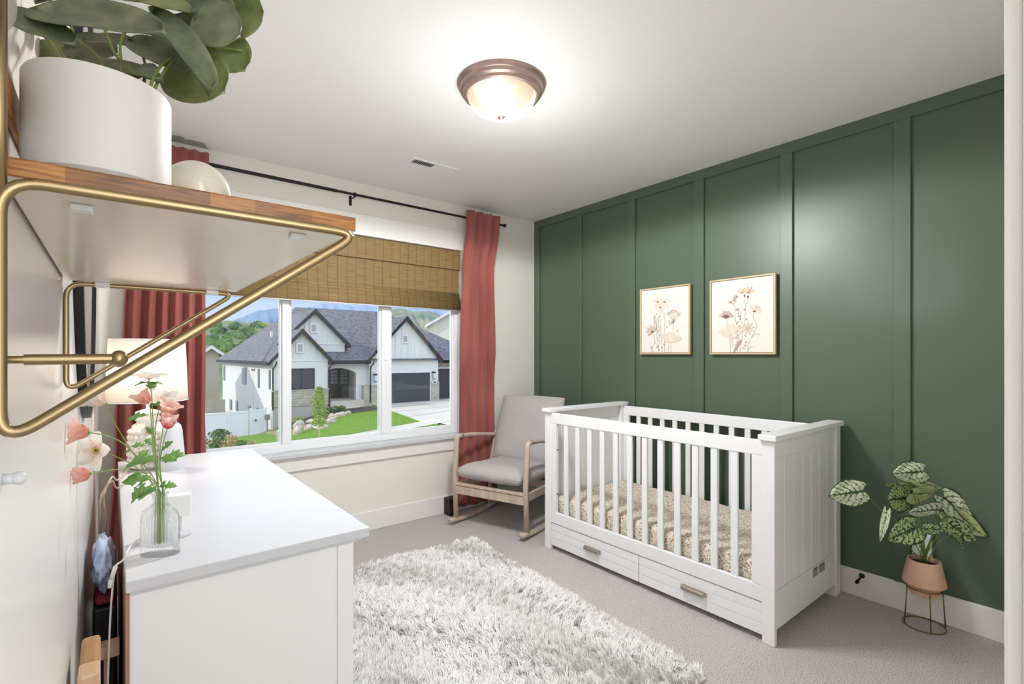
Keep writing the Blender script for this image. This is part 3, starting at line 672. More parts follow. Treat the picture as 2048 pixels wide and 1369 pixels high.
pl = bpy.data.lights.new('lamp_bulb', 'POINT'); pl.energy = 2.6; pl.color = (1, .92, .82); pl.shadow_soft_size = .03
po = bpy.data.objects.new('lamp_bulb', pl); COL.objects.link(po); po.location = (lx, ly, 1.17); po.parent = lamp; po.matrix_parent_inverse = MW[lamp.name].inverted()
# white humidifier
hx, hy = .181, 2.297
hm = thing('humidifier', 'smooth white tapered humidifier beside the table lamp', 'humidifier', (hx, hy, DZ))
b = B(); lathe(b, [(0, DZ + .002), (.04, DZ + .002), (.042, DZ + .006), (.0425, DZ + .03), (.040, DZ + .08), (.034, DZ + .15), (.030, DZ + .168), (.022, DZ + .177), (0, DZ + .18)], hx, hy, 56)
mk('body', b, M_white2, hm, True, auto=50)
b = B(); lathe(b, [(0, DZ), (.040, DZ), (.040, DZ + .0025), (0, DZ + .0025)], hx, hy, 48); mk('foot', b, M_white, hm)

# ------------------------------------------------------------------ baby monitor camera
mo = onZ(362, 1074, DZ); mx_, my_ = mo.x - .002, mo.y + .012
mon = thing('baby_monitor', 'small white square camera on a round stand behind the glass vase', 'camera', (mx_, my_, DZ), -.12)
b = B(); lathe(b, [(0, 0), (.0235, 0), (.025, .002), (.025, .006), (.023, .0085), (0, .009)], 0, 0, 48); mk('stand', b, M_white2, mon, True, local=True, auto=40)
b = B(); box(b, -.010, .004, .008, .014, .008, .052, .001); mk('arm', b, M_white2, mon, local=True)
b = B(); box(b, -.028, .024, -.012, .018, .048, .100, .003); hd = mk('head', b, M_white, mon, local=True)
b = B(); rod(b, (0, .0185, .074), (0, .0205, .074), .014, 24); mk('lens', b, M_black, hd, local=True)

# ------------------------------------------------------------------ two framed botanical prints
M_ofr = mat('light_oak_frame', srgb(205, 178, 140), .45); M_paper = mat('print_paper', srgb(232, 226, 218), .8)
INK = [mat('ink_%s' % n, srgb(*c), .85) for n, c in (('petal_pale', (222, 208, 190)), ('petal_grey', (190, 172, 160)), ('petal_sand', (216, 198, 170)), ('plum', (132, 100, 94)), ('stem', (150, 130, 122)), ('leaf', (176, 156, 146)), ('cream', (226, 212, 196)))]
def print_on_wall(name_label, y_far, y_near, z0, z1, cmap, draw):
    """cmap maps a point of the drawing to (s 0..1 from the far edge to the near edge, t 0..1 from bottom to top)"""
    t = thing('framed_print', name_label, 'picture', (W - .016, (y_far + y_near) / 2, z0))
    x0 = W - .016; x1 = x0 - .018; fw = .0095
    b = B()
    for ya, yb, za, zb_ in ((y_near, y_far, z0, z0 + fw), (y_near, y_far, z1 - fw, z1), (y_near, y_near + fw, z0 + fw, z1 - fw), (y_far - fw, y_far, z0 + fw, z1 - fw)):
        box(b, x1, x0, ya, yb, za, zb_, .0008)
    mk('frame', b, M_ofr, t)
    ci = fw + .003; b = bmesh.new(); box(b, x1 + .004, x0 - .002, y_near + ci, y_far - ci, z0 + ci, z1 - ci)
    cy0, cy1, cz0, cz1 = y_far - ci, y_near + ci, z0 + ci, z1 - ci; lay = [0]
    def pt(x, y):
        s_, t_ = cmap(x, y); return (x1 + .004 - .00012 - lay[0] * .00002, cy0 + (cy1 - cy0) * s_, cz0 + (cz1 - cz0) * max(0.0, t_))
    def poly(pts, m):
        lay[0] += 1; vs = [b.verts.new(pt(*p)) for p in pts]
        f = b.faces.new(vs); f.material_index = m + 1
    def stroke(pts, w_, m, w1=None):
        P = [Vector((p[0], p[1], 0)) for p in pts]; P = spline(P, 5) if len(P) > 2 else P
        w1 = w_ if w1 is None else w1; L, Rr = [], []
        for i, p in enumerate(P):
            d = (P[min(i + 1, len(P) - 1)] - P[max(i - 1, 0)]).normalized(); n = Vector((-d.y, d.x, 0)); ww = (w_ + (w1 - w_) * i / (len(P) - 1)) / 2
            L.append(p + n * ww); Rr.append(p - n * ww)
        lay[0] += 1
        for i in range(len(P) - 1):
            f = b.faces.new([b.verts.new(pt(q.x, q.y)) for q in (L[i], L[i + 1], Rr[i + 1], Rr[i])]); f.material_index = m + 1
    def petal(x, y, L, w_, ang, m):
        a = math.radians(ang); pts = []
        for i in range(14):
            q = 2 * PI * i / 14; u = (1 - math.cos(q)) / 2 * L; v = math.sin(q) * w_ / 2 * (.55 + .6 * u / L)
            pts.append((x + u * math.cos(a) - v * math.sin(a), y - u * math.sin(a) - v * math.cos(a)))
        poly(pts, m)
    draw(poly, stroke, petal)
    mk.norecalc = True; o = mk('canvas', b, [M_paper] + INK, t); mk.norecalc = False
    return t
def draw_small(poly, stroke, petal):
    rs = random.Random(1)
    for pts in ([(430, 560), (440, 760), (458, 1000)], [(480, 560), (482, 780), (480, 1003)], [(370, 790), (378, 880), (350, 940), (358, 1003)], [(572, 640), (570, 760)], [(525, 880), (520, 1003)], [(553, 900), (548, 1003)], [(395, 640), (398, 820)], [(410, 640), (430, 800), (412, 1003)], [(333, 940), (352, 1000)]):
        stroke(pts, 3.2, 4)
    for (x, y) in ((410, 455), (483, 455), (437, 515)):
        for a in (90, 20, 160, 250, 300): petal(x, y, 62, 46, a, 6)
        for a in (60, 130, 220, 300): stroke([(x, y), (x + 16 * math.cos(a), y + 16 * math.sin(a))], 6, 3)
    for i in range(30):
        a = math.radians(25 + 130 * i / 29); x, y = 575 + 68 * math.cos(a), 615 - 68 * math.sin(a) * .95
        petal(x, y, 15, 13, rs.uniform(0, 360), 1)
        petal(x - 8 * math.cos(a), y + 12, 13, 12, rs.uniform(0, 360), 2)
        if i % 5 == 0: stroke([(572, 690), (x, y)], 2.4, 4)
    stroke([(572, 690), (572, 640)], 4, 4)
    for i_, a in enumerate(range(15, 200, 17)): petal(350, 780, 78, 15, a + 5, 1 if i_ % 2 else 0)
    petal(350, 785, 60, 26, 215, 1)
    petal(335, 780, 34, 30, 10, 3)
    for i_, a in enumerate((72, 98, 124, 50)): petal(540, 895, 125, 52, a, 6 if i_ % 2 else 0)
    petal(560, 890, 110, 70, 35, 0); petal(530, 880, 110, 60, 130, 0)
    for i in range(16):
        y = 590 + i * 26; x = 408 + 12 * math.sin(i * .9); petal(x, y, 17, 10, 40 if i % 2 else 140, 4)
    for i in range(7): petal(375 + 6 * (i % 2), 600 + i * 14, 16, 9, 200 if i % 2 else 330, 3)
    for x, y in ((525, 675), (560, 690), (515, 740), (545, 705), (575, 665), (615, 780), (480, 930), (465, 960), (490, 900), (415, 950), (345, 960)):
        petal(x, y, 24, 14, rs.uniform(30, 150), 5)
sm_map = lambda x, y: ((x - 228) / 497.0, (1003 - y) / (1003 - (335 - 60 * (x - 228) / 497.0)))
def draw_big(poly, stroke, petal):
    rs = random.Random(2)
    for pts in ([(1245, 480), (1250, 600), (1262, 700)], [(1365, 470), (1352, 640), (1322, 860), (1300, 1000)], [(1155, 640), (1172, 700)], [(1190, 820), (1198, 1003)], [(1218, 850), (1232, 1000)], [(1440, 570), (1440, 620), (1472, 690), (1470, 740), (1420, 840), (1385, 930), (1383, 1003)],
                [(1272, 760), (1268, 900), (1280, 1003)], [(1340, 410), (1362, 470)], [(1392, 410), (1368, 470)], [(1245, 490), (1200, 440)], [(1390, 740), (1405, 820)], [(1240, 470), (1245, 420)], [(1310, 560), (1310, 640), (1330, 700)], [(1430, 830), (1470, 800), (1510, 808)], [(1385, 985), (1400, 950), (1440, 943)]):
        stroke(pts, 4, 4)
    stroke([(1365, 470), (1350, 660)], 6, 1)
    for (x, y, s_) in ((1325, 350, 62), (1390, 350, 78)):
        for a in (95, 60, 130, 20, 160): petal(x, y, s_, s_ * .38, a, 2 if a % 3 else 1)
        for a in (10, 170, 215, 320, 70): stroke([(x, y), (x + 34 * math.cos(math.radians(a)), y - 30 * math.sin(math.radians(a)))], 5, 3, 2)
    petal(1350, 400, 32, 22, 90, 3); petal(1384, 412, 36, 22, 85, 3)
    for (x, y) in ((1245, 410), (1240, 435), (1262, 395), (1195, 460), (1275, 540)):
        for a in (30, 80, 130, 190, 330): petal(x, y, 28, 13, a, 1)
        petal(x, y, 12, 10, 60, 3)
    for i in range(26): a = 15 + 150 * i / 25; petal(1150, 628, 74 + 20 * rs.random(), 9, a, (1, 5, 0)[i % 3])
    for i in range(9): petal(1150, 632, 48, 12, 35 + 110 * i / 8, 3)
    for i_, a in enumerate((80, 60, 100, 120, 138, 40, 22, 3, 340)): petal(1450, 550, 82, 15, a, 2 if i_ % 2 else 6)
    petal(1432, 552, 40, 22, 0, 3)
    for i_, a in enumerate((60, 85, 110, 135, 150, 42)): petal(1215, 850, 170, 52, a, 6 if i_ % 2 else 0)
    petal(1208, 850, 60, 26, 100, 2)
    for a in range(0, 360, 40): petal(1385, 735, 70, 17, a + 8, 2)
    petal(1372, 738, 32, 24, 0, 1)
    poly([(1235, 1000), (1250, 940), (1285, 880), (1318, 858), (1305, 910), (1270, 960), (1240, 1003)], 5)
    for i in range(14): petal(1285 + 22 * math.sin(i * 1.3), 590 + i * 26, 24, 13, rs.uniform(20, 160), 5)
    for x, y in ((1378, 650), (1372, 830), (1360, 900), (1370, 930), (1355, 960), (1340, 540), (1300, 620)): petal(x, y, 28, 15, rs.uniform(20, 160), 5)
bg_map = lambda x, y: ((x - 984) / 658.0, (1000 - y) / (1000 - (238 - 78 * (x - 984) / 658.0)))
XP = W - .034
print_on_wall('smaller framed botanical print with a round umbel flower, left of the pair', onX(1279.5, 640, XP).y, onX(1380, 640, XP).y, 1.243, 1.708, sm_map, draw_small)
print_on_wall('larger framed botanical print of tall daisies, right of the pair', onX(1419, 640, XP).y, onX(1551, 640, XP).y, 1.242, 1.709, bg_map, draw_big)
b = B(); p = onX(1402, 573, W - .016); rod(b, p, p + Vector((-.008, 0, .001)), .0016, 10)
tag(mk('wall_nail', b, M_brass, smooth=True), 'tiny brass nail in the green batten between the two prints', 'nail')

# ------------------------------------------------------------------ door stop and wall outlet
p = onX(1724, 1152, W - .015); t = thing('door_stop', 'black door stop screwed into the white baseboard beside the crib', 'door stop', p)
q = onX(1713, 1166, p.x - .07)
Dv = (q - p).normalized(); RM = Matrix.Translation(p) @ Dv.to_track_quat('Z', 'Y').to_matrix().to_4x4()
b = B(); lathe(b, [(0, -.004), (.0125, -.004), (.0125, .004), (.009, .008), (.0048, .010), (.0048, .060), (0, .060)], 0, 0, 24, RM); mk('base', b, M_black, t, True, auto=40)
b = B(); lathe(b, [(0, .056), (.0078, .056), (.0082, .070), (.0065, .075), (0, .075)], 0, 0, 20, RM); mk('rubber_tip', b, M_black, t, True, auto=40)
oy, oz = onX(1845, 1085, W - .002).y, .352
t = thing('wall_outlet', 'white double power outlet on the green wall behind the caladium', 'outlet', (W, oy, oz))
b = B(); box(b, W - .0215, W, oy - .037, oy + .037, oz - .058, oz + .058, .003); mk('cover_plate', b, M_white, t)
for dz in (-.02, .02):
    b = B(); box(b, W - .024, W - .0215, oy - .017, oy + .017, oz + dz - .0145, oz + dz + .0145, .004, seg=3)
    for dy in (-.006, .006): box(b, W - .0243, W - .0238, oy + dy - .0012, oy + dy + .0012, oz + dz - .003, oz + dz + .006, mi=1)
    mk('socket', b, [M_white, M_black], t)

# ------------------------------------------------------------------ plant stand, pot and caladium
pc = Vector((2.895, .592, 0)); 
M_bwire = mat('antique_brass_wire', srgb(140, 112, 72), .35, .9)
st = thing('plant_stand', 'thin brass wire plant stand on the carpet by the green wall', 'plant stand', pc)
SR = .078; TZ = .175
b = B(); tube(b, [(pc.x + SR * math.cos(a), pc.y + SR * math.sin(a), .004) for a in [2 * PI * i / 48 for i in range(49)]], .0026, 8); mk('base_ring', b, M_bwire, st, True)
b = B(); tube(b, [(pc.x + .066 * math.cos(a), pc.y + .066 * math.sin(a), TZ) for a in [2 * PI * i / 48 for i in range(49)]], .0026, 8); mk('top_ring', b, M_bwire, st, True)
for a in (2.25, 3.65, 5.2):
    b = B(); tube(b, [(pc.x + SR * math.cos(a), pc.y + SR * math.sin(a), .004), (pc.x + .068 * math.cos(a), pc.y + .068 * math.sin(a), TZ)], .0026, 8); mk('leg', b, M_bwire, st, True)
M_terra = mat('peach_terracotta', srgb(218, 170, 140), .55, var=(5, srgb(226, 182, 156), .45, .55))
cal = thing('potted_caladium', 'variegated caladium in a peach angular pot on the wire stand', 'plant', (pc.x, pc.y, .145))
b = B(); lathe(b, [(0, .146), (.052, .146), (.055, .149), (.058, .178), (.081, .196), (.081, .202), (.063, .294), (.061, .302), (.056, .302), (.055, .290), (.07, .205), (0, .205)], pc.x, pc.y, 56)
mk('pot', b, M_terra, cal, True, auto=30)
b = B(); lathe(b, [(0, .283), (.0555, .281)], pc.x, pc.y, 32); mk('soil', b, mat('potting_soil', srgb(44, 34, 28), 1, bump=(90, .8, .01)), cal)
def leaf_mat(name, dark, light, rnd, thr=.34):
    m = bpy.data.materials.new(name); m.use_nodes = True; N, L, P = nodes(m); P.inputs['Roughness'].default_value = .5
    uv = N.new('ShaderNodeAttribute'); uv.attribute_name = 'vein'; nz = N.new('ShaderNodeTexNoise'); nz.inputs['Scale'].default_value = 110; nz.inputs['Detail'].default_value = 4
    tc = N.new('ShaderNodeTexCoord'); L.new(tc.outputs['Object'], nz.inputs[0])
    su = N.new('ShaderNodeMath'); su.operation = 'SUBTRACT'; L.new(nz.outputs['Fac'], su.inputs[0]); su.inputs[1].default_value = .5
    ad = N.new('ShaderNodeMath'); ad.operation = 'MULTIPLY_ADD'; L.new(su.outputs[0], ad.inputs[0]); ad.inputs[1].default_value = rnd; L.new(uv.outputs['Fac'], ad.inputs[2])
    r = N.new('ShaderNodeValToRGB'); r.color_ramp.elements[0].position = thr; r.color_ramp.elements[1].position = thr + .16
    r.color_ramp.elements[0].color = (*light, 1); r.color_ramp.elements[1].color = (*dark, 1); L.new(ad.outputs[0], r.inputs[0]); L.new(r.outputs[0], P.inputs['Base Color']); return m
M_cal1 = leaf_mat('caladium_pale', srgb(48, 78, 38), srgb(212, 220, 190), .9)
M_cal2 = leaf_mat('caladium_dark', srgb(34, 66, 34), srgb(176, 196, 140), 2.6, .26)
M_cal3 = leaf_mat('caladium_yellow', srgb(70, 102, 46), srgb(196, 206, 150), .8, .5)
def heart(tip, root, side, width, m, par, sag=.12, name='leaf', lobes=.22):
    """tip, root: 3D points; side: approximate width direction"""
    ax = tip - root; L = ax.length; ax.normalize(); sd = (side - ax * side.dot(ax)).normalized(); n = ax.cross(sd); NU, NV = 34, 26; P = []; vein = []
    for i in range(NU + 1):
        s = i / NU; row = []
        prof = (math.sin(PI * min(1, (s * .86 + .14)) ** .78) ** .9) if s < 1 else 0
        for j in range(NV + 1):
            v = j / NV * 2 - 1
            back = -lobes * (1 - s) ** 2 * min(1, abs(v) * 1.6) * (1 - .25 * abs(v))
            x = s + back; yv = v * prof * .5 * width
            z = -sag * L * s * s + .16 * width * abs(v) * prof * (1 if s < .9 else .6) * .5 + .012 * math.sin(v * 7 + s * 9) * width * 2
            row.append(root + ax * (x * L) + sd * yv + n * z)
            q = s * 6.5 - abs(v) * 2.2; fr_ = abs(q - round(q)) * 2   # 0 on a side vein
            ve = max(math.exp(-(v / .075) ** 2), (math.exp(-(fr_ / .22) ** 2)) * (1 - abs(v) * .35), math.exp(-((1 - abs(v)) / .09) ** 2), math.exp(-((1 - s) / .04) ** 2))
            q2 = (s * 6.5 + abs(v) * 3.0) * 1.7; f2 = abs(q2 - round(q2)) * 2; ve = max(ve, .62 * math.exp(-(f2 / .25) ** 2))
            vein.append(ve)
        P.append(row)
    o = mk(name, sheet(P), m, par, True); at = o.data.attributes.new('vein', 'FLOAT', 'POINT'); at.data.foreach_set('value', vein); return o
CO = (1640, 900); CSC = 3.4216
def cp(x, y, d): return deep(x / CSC + CO[0], y / CSC + CO[1], d)
D0 = 2.27; rootp = Vector((pc.x, pc.y, .28))
CL = [ # tip, root(petiole joint), side offset px, width m, depth tip/root, material, sag
 ((482, 168), (700, 150), (0, -1), .105, 2.22, 2.24, 0, .05), ((830, 262), (640, 205), (.3, 1), .05, 2.30, 2.22, 2, .05), ((452, 246), (640, 246), (0, 1), .045, 2.22, 2.26, 2, .04),
 ((830, 300), (640, 300), (.1, -1), .115, 2.30, 2.20, 2, .08), ((1100, 520), (850, 330), (.5, -.8), .125, 2.24, 2.26, 0, .10), ((1165, 568), (880, 430), (.4, -.7), .10, 2.22, 2.26, 2, .10),
 ((450, 345), (590, 330), (.3, -1), .13, 2.12, 2.22, 1, .05), ((585, 420), (800, 415), (0, -1), .085, 2.10, 2.16, 0, .05), ((50, 318), (290, 285), (0, -1), .115, 2.02, 2.08, 0, .04),
 ((475, 620), (650, 535), (.35, .9), .115, 2.10, 2.16, 1, .08), ((855, 550), (715, 540), (.1, -1), .05, 2.18, 2.20, 1, .05), ((1072, 640), (880, 500), (.6, -.8), .085, 2.16, 2.20, 1, .08),
 ((992, 680), (925, 570), (.8, -.3), .03, 2.16, 2.17, 1, .1), ((418, 630), (455, 430), (1, .2), .035, 2.08, 2.12, 0, .15)]
for i, (tp, rt, sdv, wd, dt, dr_, mi_, sg) in enumerate(CL):
    a = cp(*tp, dt); r_ = cp(*rt, dr_)
    a.x = min(a.x, W - .03); r_.x = min(r_.x, W - .03)
    side = (Vector((CS, -SN, 0)) * sdv[0] + Vector((0, 0, -1)) * sdv[1]) + Vector((-SN, -CS, 0)) * (.5 if i % 2 else -.4)
    o = heart(a, r_, side, wd, (M_cal1, M_cal2, M_cal3)[mi_], cal, sg); o.modifiers.new('s', 'SOLIDIFY').thickness = .0006
    b = B(); mid = (r_ + rootp) / 2 + Vector((0, 0, .03)) + (rootp - r_).cross(Vector((0, 0, 1))).normalized() * (.01 if i % 2 else -.01)
    tube(b, spline([rootp + Vector((.012 * math.cos(i * 1.9), .012 * math.sin(i * 1.9), 0)), mid, r_], 8), .0022, 8, r1=.0014); mk('stem', b, M_stem, cal, True)

# ------------------------------------------------------------------ glass vase with artificial flowers
vb = onZ(320, 1108, DZ); VX, VY = vb.x, vb.y
vase = thing('glass_vase', 'clear ribbed oval glass vase on the near end of the dresser', 'vase', (VX, VY, DZ), -TH)
M_vg = mat('clear_glass', (1, 1, 1), 0.0, trans=1.0, ior=1.40); N_, L_, P_ = nodes(M_vg); tp = N_.new('ShaderNodeBsdfTransparent'); ms = N_.new('ShaderNodeMixShader'); ms.inputs[0].default_value = .55
L_.new(P_.outputs[0], ms.inputs[1]); L_.new(tp.outputs[0], ms.inputs[2]); L_.new(ms.outputs[0], N_['Material Output'].inputs[0])
K = 1.235 - DZ; vd = vb.dot(Vector((SN, CS, 0))); px2 = vd / F
WR = 38.0 * px2; zz = lambda py: (HY - py) * vd / F + CZ - DZ
ribs = lambda a, z: 1.0 + (.030 * math.cos(a * 36) if .018 < z < .098 else 0)
zt = zz(984) ; zs = zz(1030); zn = zz(1008)
rr_ = [(0, .0), (WR * .97, .0), (WR, .003), (WR, .013), (WR * .94, .018), (WR * .95, .022)] + [(WR * .95, .03 + i * .012) for i in range(4)] + [(WR * .93, zs - .006), (WR * .86, zs + .006), (WR * .68, zs + .016), (WR * .45, zn - .001), (WR * .38, zn + .004), (WR * .37, zt - .008), (WR * .44, zt - .005), (WR * .45, zt - .001), (WR * .40, zt)]
ins = [(max(r - .0042, 0) if i > 5 else r, z) for i, (r, z) in enumerate(rr_)]
inner = [(WR * .36, zt), (WR * .33, zt - .008), (WR * .33, zn + .003), (WR * .40, zn - .003), (WR * .63, zs + .012), (WR * .80, zs + .002), (WR * .87, zs - .01), (WR * .88, .03), (WR * .84, .020), (0, .017)]
b = B()
def ov(prof, f, nm): 
    return lathe(b, prof, 0, 0, 288, None, 0, 1.0, .60, f)
ov(rr_ + inner, ribs, 0); mk('vessel', b, M_vg, vase, True, local=True, auto=50)
CS3 = 3.2588; O3 = (120, 720)
def fp(x, y, d=1.10): return deep(x / CS3 + O3[0], y / CS3 + O3[1], d)
def pmat(name, c1, c2):
    m = bpy.data.materials.new(name); m.use_nodes = True; N, L, P = nodes(m); P.inputs['Roughness'].default_value = .7
    a = N.new('ShaderNodeAttribute'); a.attribute_name = 'along'; r = N.new('ShaderNodeValToRGB'); r.color_ramp.elements[0].color = (*c1, 1); r.color_ramp.elements[1].color = (*c2, 1)
    r.color_ramp.elements[0].position = .1; r.color_ramp.elements[1].position = .75
    L.new(a.outputs['Fac'], r.inputs[0]); L.new(r.outputs[0], P.inputs['Base Color'])
    tr = N.new('ShaderNodeBsdfTranslucent'); L.new(r.outputs[0], tr.inputs[0]); ms = N.new('ShaderNodeMixShader'); ms.inputs[0].default_value = .4
    L.new(P.outputs[0], ms.inputs[1]); L.new(tr.outputs[0], ms.inputs[2]); L.new(ms.outputs[0], N['Material Output'].inputs[0]); return m
P_white = pmat('petal_white', srgb(246, 222, 206), srgb(248, 242, 236)); P_pink = pmat('petal_pink', srgb(240, 168, 150), srgb(250, 206, 194)); P_hot = pmat('petal_hot_pink', srgb(238, 104, 124), srgb(252, 224, 214))
P_blush = pmat('petal_blush', srgb(236, 184, 150), srgb(250, 220, 208))
M_yel = mat('stamen_yellow', srgb(214, 190, 60), .8); M_dk = mat('stamen_dark', srgb(90, 96, 30), .8); M_lf = mat('flower_leaf', srgb(112, 158, 76), .6, var=(90, srgb(92, 136, 62), .4, .7)); M_st2 = mat('flower_stem', srgb(134, 158, 84), .55)
def petalmesh(C, dirv, outv, L, w_, cup, ms, par, seed):
    """a petal starting at C: rises along dirv, bends out along outv"""
    sd = dirv.cross(outv).normalized(); NU, NV = 12, 8; P = []; al = []
    for i in range(NU + 1):
        s = i / NU; wd = math.sin(PI * min(1, .10 + s * .84)) ** .6 * w_ * (1 if s < .97 else .9)
        th_ = cup[0] + (cup[1] - cup[0]) * s
        if i == 0: pos = C.copy()
        else: pos = pos + (dirv * math.cos(th_) + outv * math.sin(th_)) * (L / NU)
        row = []
        for j in range(NV + 1):
            v = j / NV * 2 - 1; inn = (-outv * math.cos(th_) + dirv * math.sin(th_))
            nn = noise.noise(Vector((s * 3 + seed, v * 2.5, seed * 1.7)))
            row.append(pos + sd * (v * wd * .5) + inn * ((.22 * v * v) * w_ + .10 * w_ * nn * s) + dirv * (-.08 * L * v * v * s)); al.append(s)
        P.append(row)
    o = mk('petal', sheet(P), ms, par, True); a = o.data.attributes.new('along', 'FLOAT', 'POINT'); a.data.foreach_set('value', al); return o
def serrated(C, ax, up, L, w_, par, seed=0):
    sd = ax.cross(up).normalized(); rs = random.Random(seed); pts = []; b = bmesh.new()
    lob = [(0, .04), (.12, .16), (.22, .55), (.27, .38), (.38, .30), (.48, .95), (.54, .70), (.62, .62), (.70, .80), (.76, .45), (.86, .42), (.92, .18), (1.0, 0)]
    mid = [b.verts.new(C + ax * (x * L) - up * (.25 * L * x * x)) for x, _ in lob]
    for sg in (1, -1):
        out = [b.verts.new(C + ax * (x * L * (.92 + .16 * rs.random())) + sd * (sg * y * w_ * .5 * (.8 + .4 * rs.random())) - up * (.25 * L * x * x) + up * (.12 * w_ * y)) for x, y in lob[:-1]] + [mid[-1]]
        for i in range(len(lob) - 1):
            q = [mid[i], mid[i + 1], out[i + 1], out[i]] if sg > 0 else [mid[i], out[i], out[i + 1], mid[i + 1]]
            q2 = []; [q2.append(v) for v in q if v not in q2]
            if len(q2) >= 3: b.faces.new(q2)
    o = mk('leaf', b, M_lf, par, True); solid(o, .0006); return o
R_ = Vector((CS, -SN, 0)); U_ = Vector((0, 0, 1)); K_ = Vector((-SN, -CS, 0))   # picture right, up, towards the camera
def sv(r, u, k): return (R_ * r + U_ * u + K_ * k).normalized()
mouth = Vector((VX, VY, DZ + zt)); foot = Vector((VX, VY, DZ + .022))
FL = [ # label, centre px, depth, facing, petal length m, material, cup(start,end), n, stem via
 ('white flower highest in the glass vase, seen from the side', (580, 130), 1.10, sv(.1, 1, .15), .032, P_white, (.9, 1.65), 6, [(610, 470), (597, 230)]),
 ('pale pink flower just under the highest white one', (575, 285), 1.09, sv(-.55, .8, .2), .034, P_pink, (.35, .75), 5, [(605, 560), (590, 330)]),
 ('white flower right of the pale pink one, before the lampshade', (668, 275), 1.12, sv(.35, .9, .1), .032, P_white, (.5, 1.2), 5, [(620, 520), (640, 340)]),
 ('blush cupped flower with open white petals at the right of the bunch', (690, 360), 1.08, sv(.45, .9, .1), .037, P_blush, (.35, .95), 6, [(650, 640), (668, 470)]),
 ('cupped pink flower with a deep pink spot, lowest at the right', (700, 450), 1.06, sv(.25, 1, .1), .034, P_hot, (.5, .35), 6, [(650, 700), (678, 520)]),
 ('large white flower at the upper left, near the brass bracket', (300, 285), 1.0, sv(-.8, .55, .25), .040, P_white, (.55, .8), 6, [(560, 740), (420, 520), (345, 390)]),
 ('loose pink flower leaning far left at the end of its stem', (192, 475), .71, sv(-1, .12, .25), .026, P_pink, (.45, .85), 6, [(590, 740), (440, 570), (320, 500)]),
 ('open white flower with a yellow centre facing the camera', (245, 590), .96, sv(-.1, .1, 1), .036, P_white, (1.2, 1.5), 5, [(610, 790), (480, 690), (370, 635), (290, 600)]),
 ('pink tulip shaped flower, lowest at the left', (202, 742), .80, sv(-1, -.12, .2), .026, P_pink, (.75, .15), 6, [(590, 790), (500, 735), (380, 715)]),
 ('small pale flower half hidden behind the stems in the middle', (600, 470), 1.16, sv(-.2, .5, .8), .024, P_white, (.9, 1.3), 5, [(630, 700), (612, 540)])]
for i, (lab, c, d, fc, pl_, ms, cup, n, via) in enumerate(FL):
    C0 = fp(*c, d); base = foot + R_ * ((i % 5 - 2) * .005) + K_ * ((i % 3 - 1) * .004)
    t = thing('artificial_flower', lab, 'flower', base, 0, 'artificial flowers in the glass vase')
    mo_ = mouth + R_ * ((i % 5 - 2) * .0035) + K_ * ((i % 3 - 1) * .003)
    b = B(); tube(b, spline([base, mo_ - Vector((0, 0, .02)), mo_] + [fp(x, y, 1.10 + (d - 1.10) * (k + 1) / (len(via) + 1)) for k, (x, y) in enumerate(via)] + [C0], 6), .0013, 8, r1=.0009); mk('stem', b, M_st2, t, True)
    ou = fc.cross(U_ if abs(fc.z) < .9 else R_).normalized(); ov2 = fc.cross(ou)
    for k in range(n):
        a = 2 * PI * k / n + i; o_ = ou * math.cos(a) + ov2 * math.sin(a)
        petalmesh(C0 + o_ * .002, fc, o_, pl_ * (.9 + .2 * ((k * 7 + i) % 3) / 2), pl_ * .80, cup, ms, t, i * 10 + k)
    b = B(); ball(b, C0 + fc * .002, .0032, 2); mk('flower_heart', b, M_dk if i == 7 else M_lf, t, True)
    if i in (7, 9):
        b = B()
        for k in range(26):
            a = k * 2.4; rr2 = .004 + .003 * ((k * 5) % 7) / 7; e = C0 + fc * .006 + (ou * math.cos(a) + ov2 * math.sin(a)) * rr2
            tube(b, [C0, e], .0003, 4); ball(b, e, .0008, 1)
        mk('stamens', b, M_yel, t)
    if i == 0:
        for k, a in enumerate((2.6, 3.4, .2, -.5, 4.6)): serrated(C0 - fc * .006, (R_ * math.cos(a) + U_ * (.2 * math.sin(a)) + K_ * (.5 if k % 2 else -.3)).normalized(), U_, .026, .024, t, k)
    lv = {1: [(590, 300, .8, .25, .026), (570, 360, -1, -.1, .040)], 2: [(610, 490, -.5, .6, .026), (560, 560, -1, .2, .03)], 3: [(650, 650, 1, .35, .052), (655, 640, .9, .1, .045), (660, 600, .6, .8, .035)], 4: [(650, 830, 1, .2, .034), (640, 840, .7, .7, .03)],
          5: [(465, 590, -1, -.3, .022), (600, 640, -.6, .5, .03)], 6: [(620, 660, -1, .05, .05), (600, 780, -.9, .15, .04)], 7: [(600, 770, -1, -.3, .04), (620, 830, -.8, -.5, .034)], 8: [(640, 850, -1, -.1, .046), (560, 800, -.6, -.8, .034)], 9: [(610, 480, -.5, .9, .03), (600, 560, -.4, .8, .026)]}.get(i, [])
    for k, (x, y, r, u, L) in enumerate(lv): serrated(fp(x, y, d + .0), sv(r, u, .35 if k % 2 else -.1), sv(0, 1, .6), L, L * .8, t, i * 5 + k)

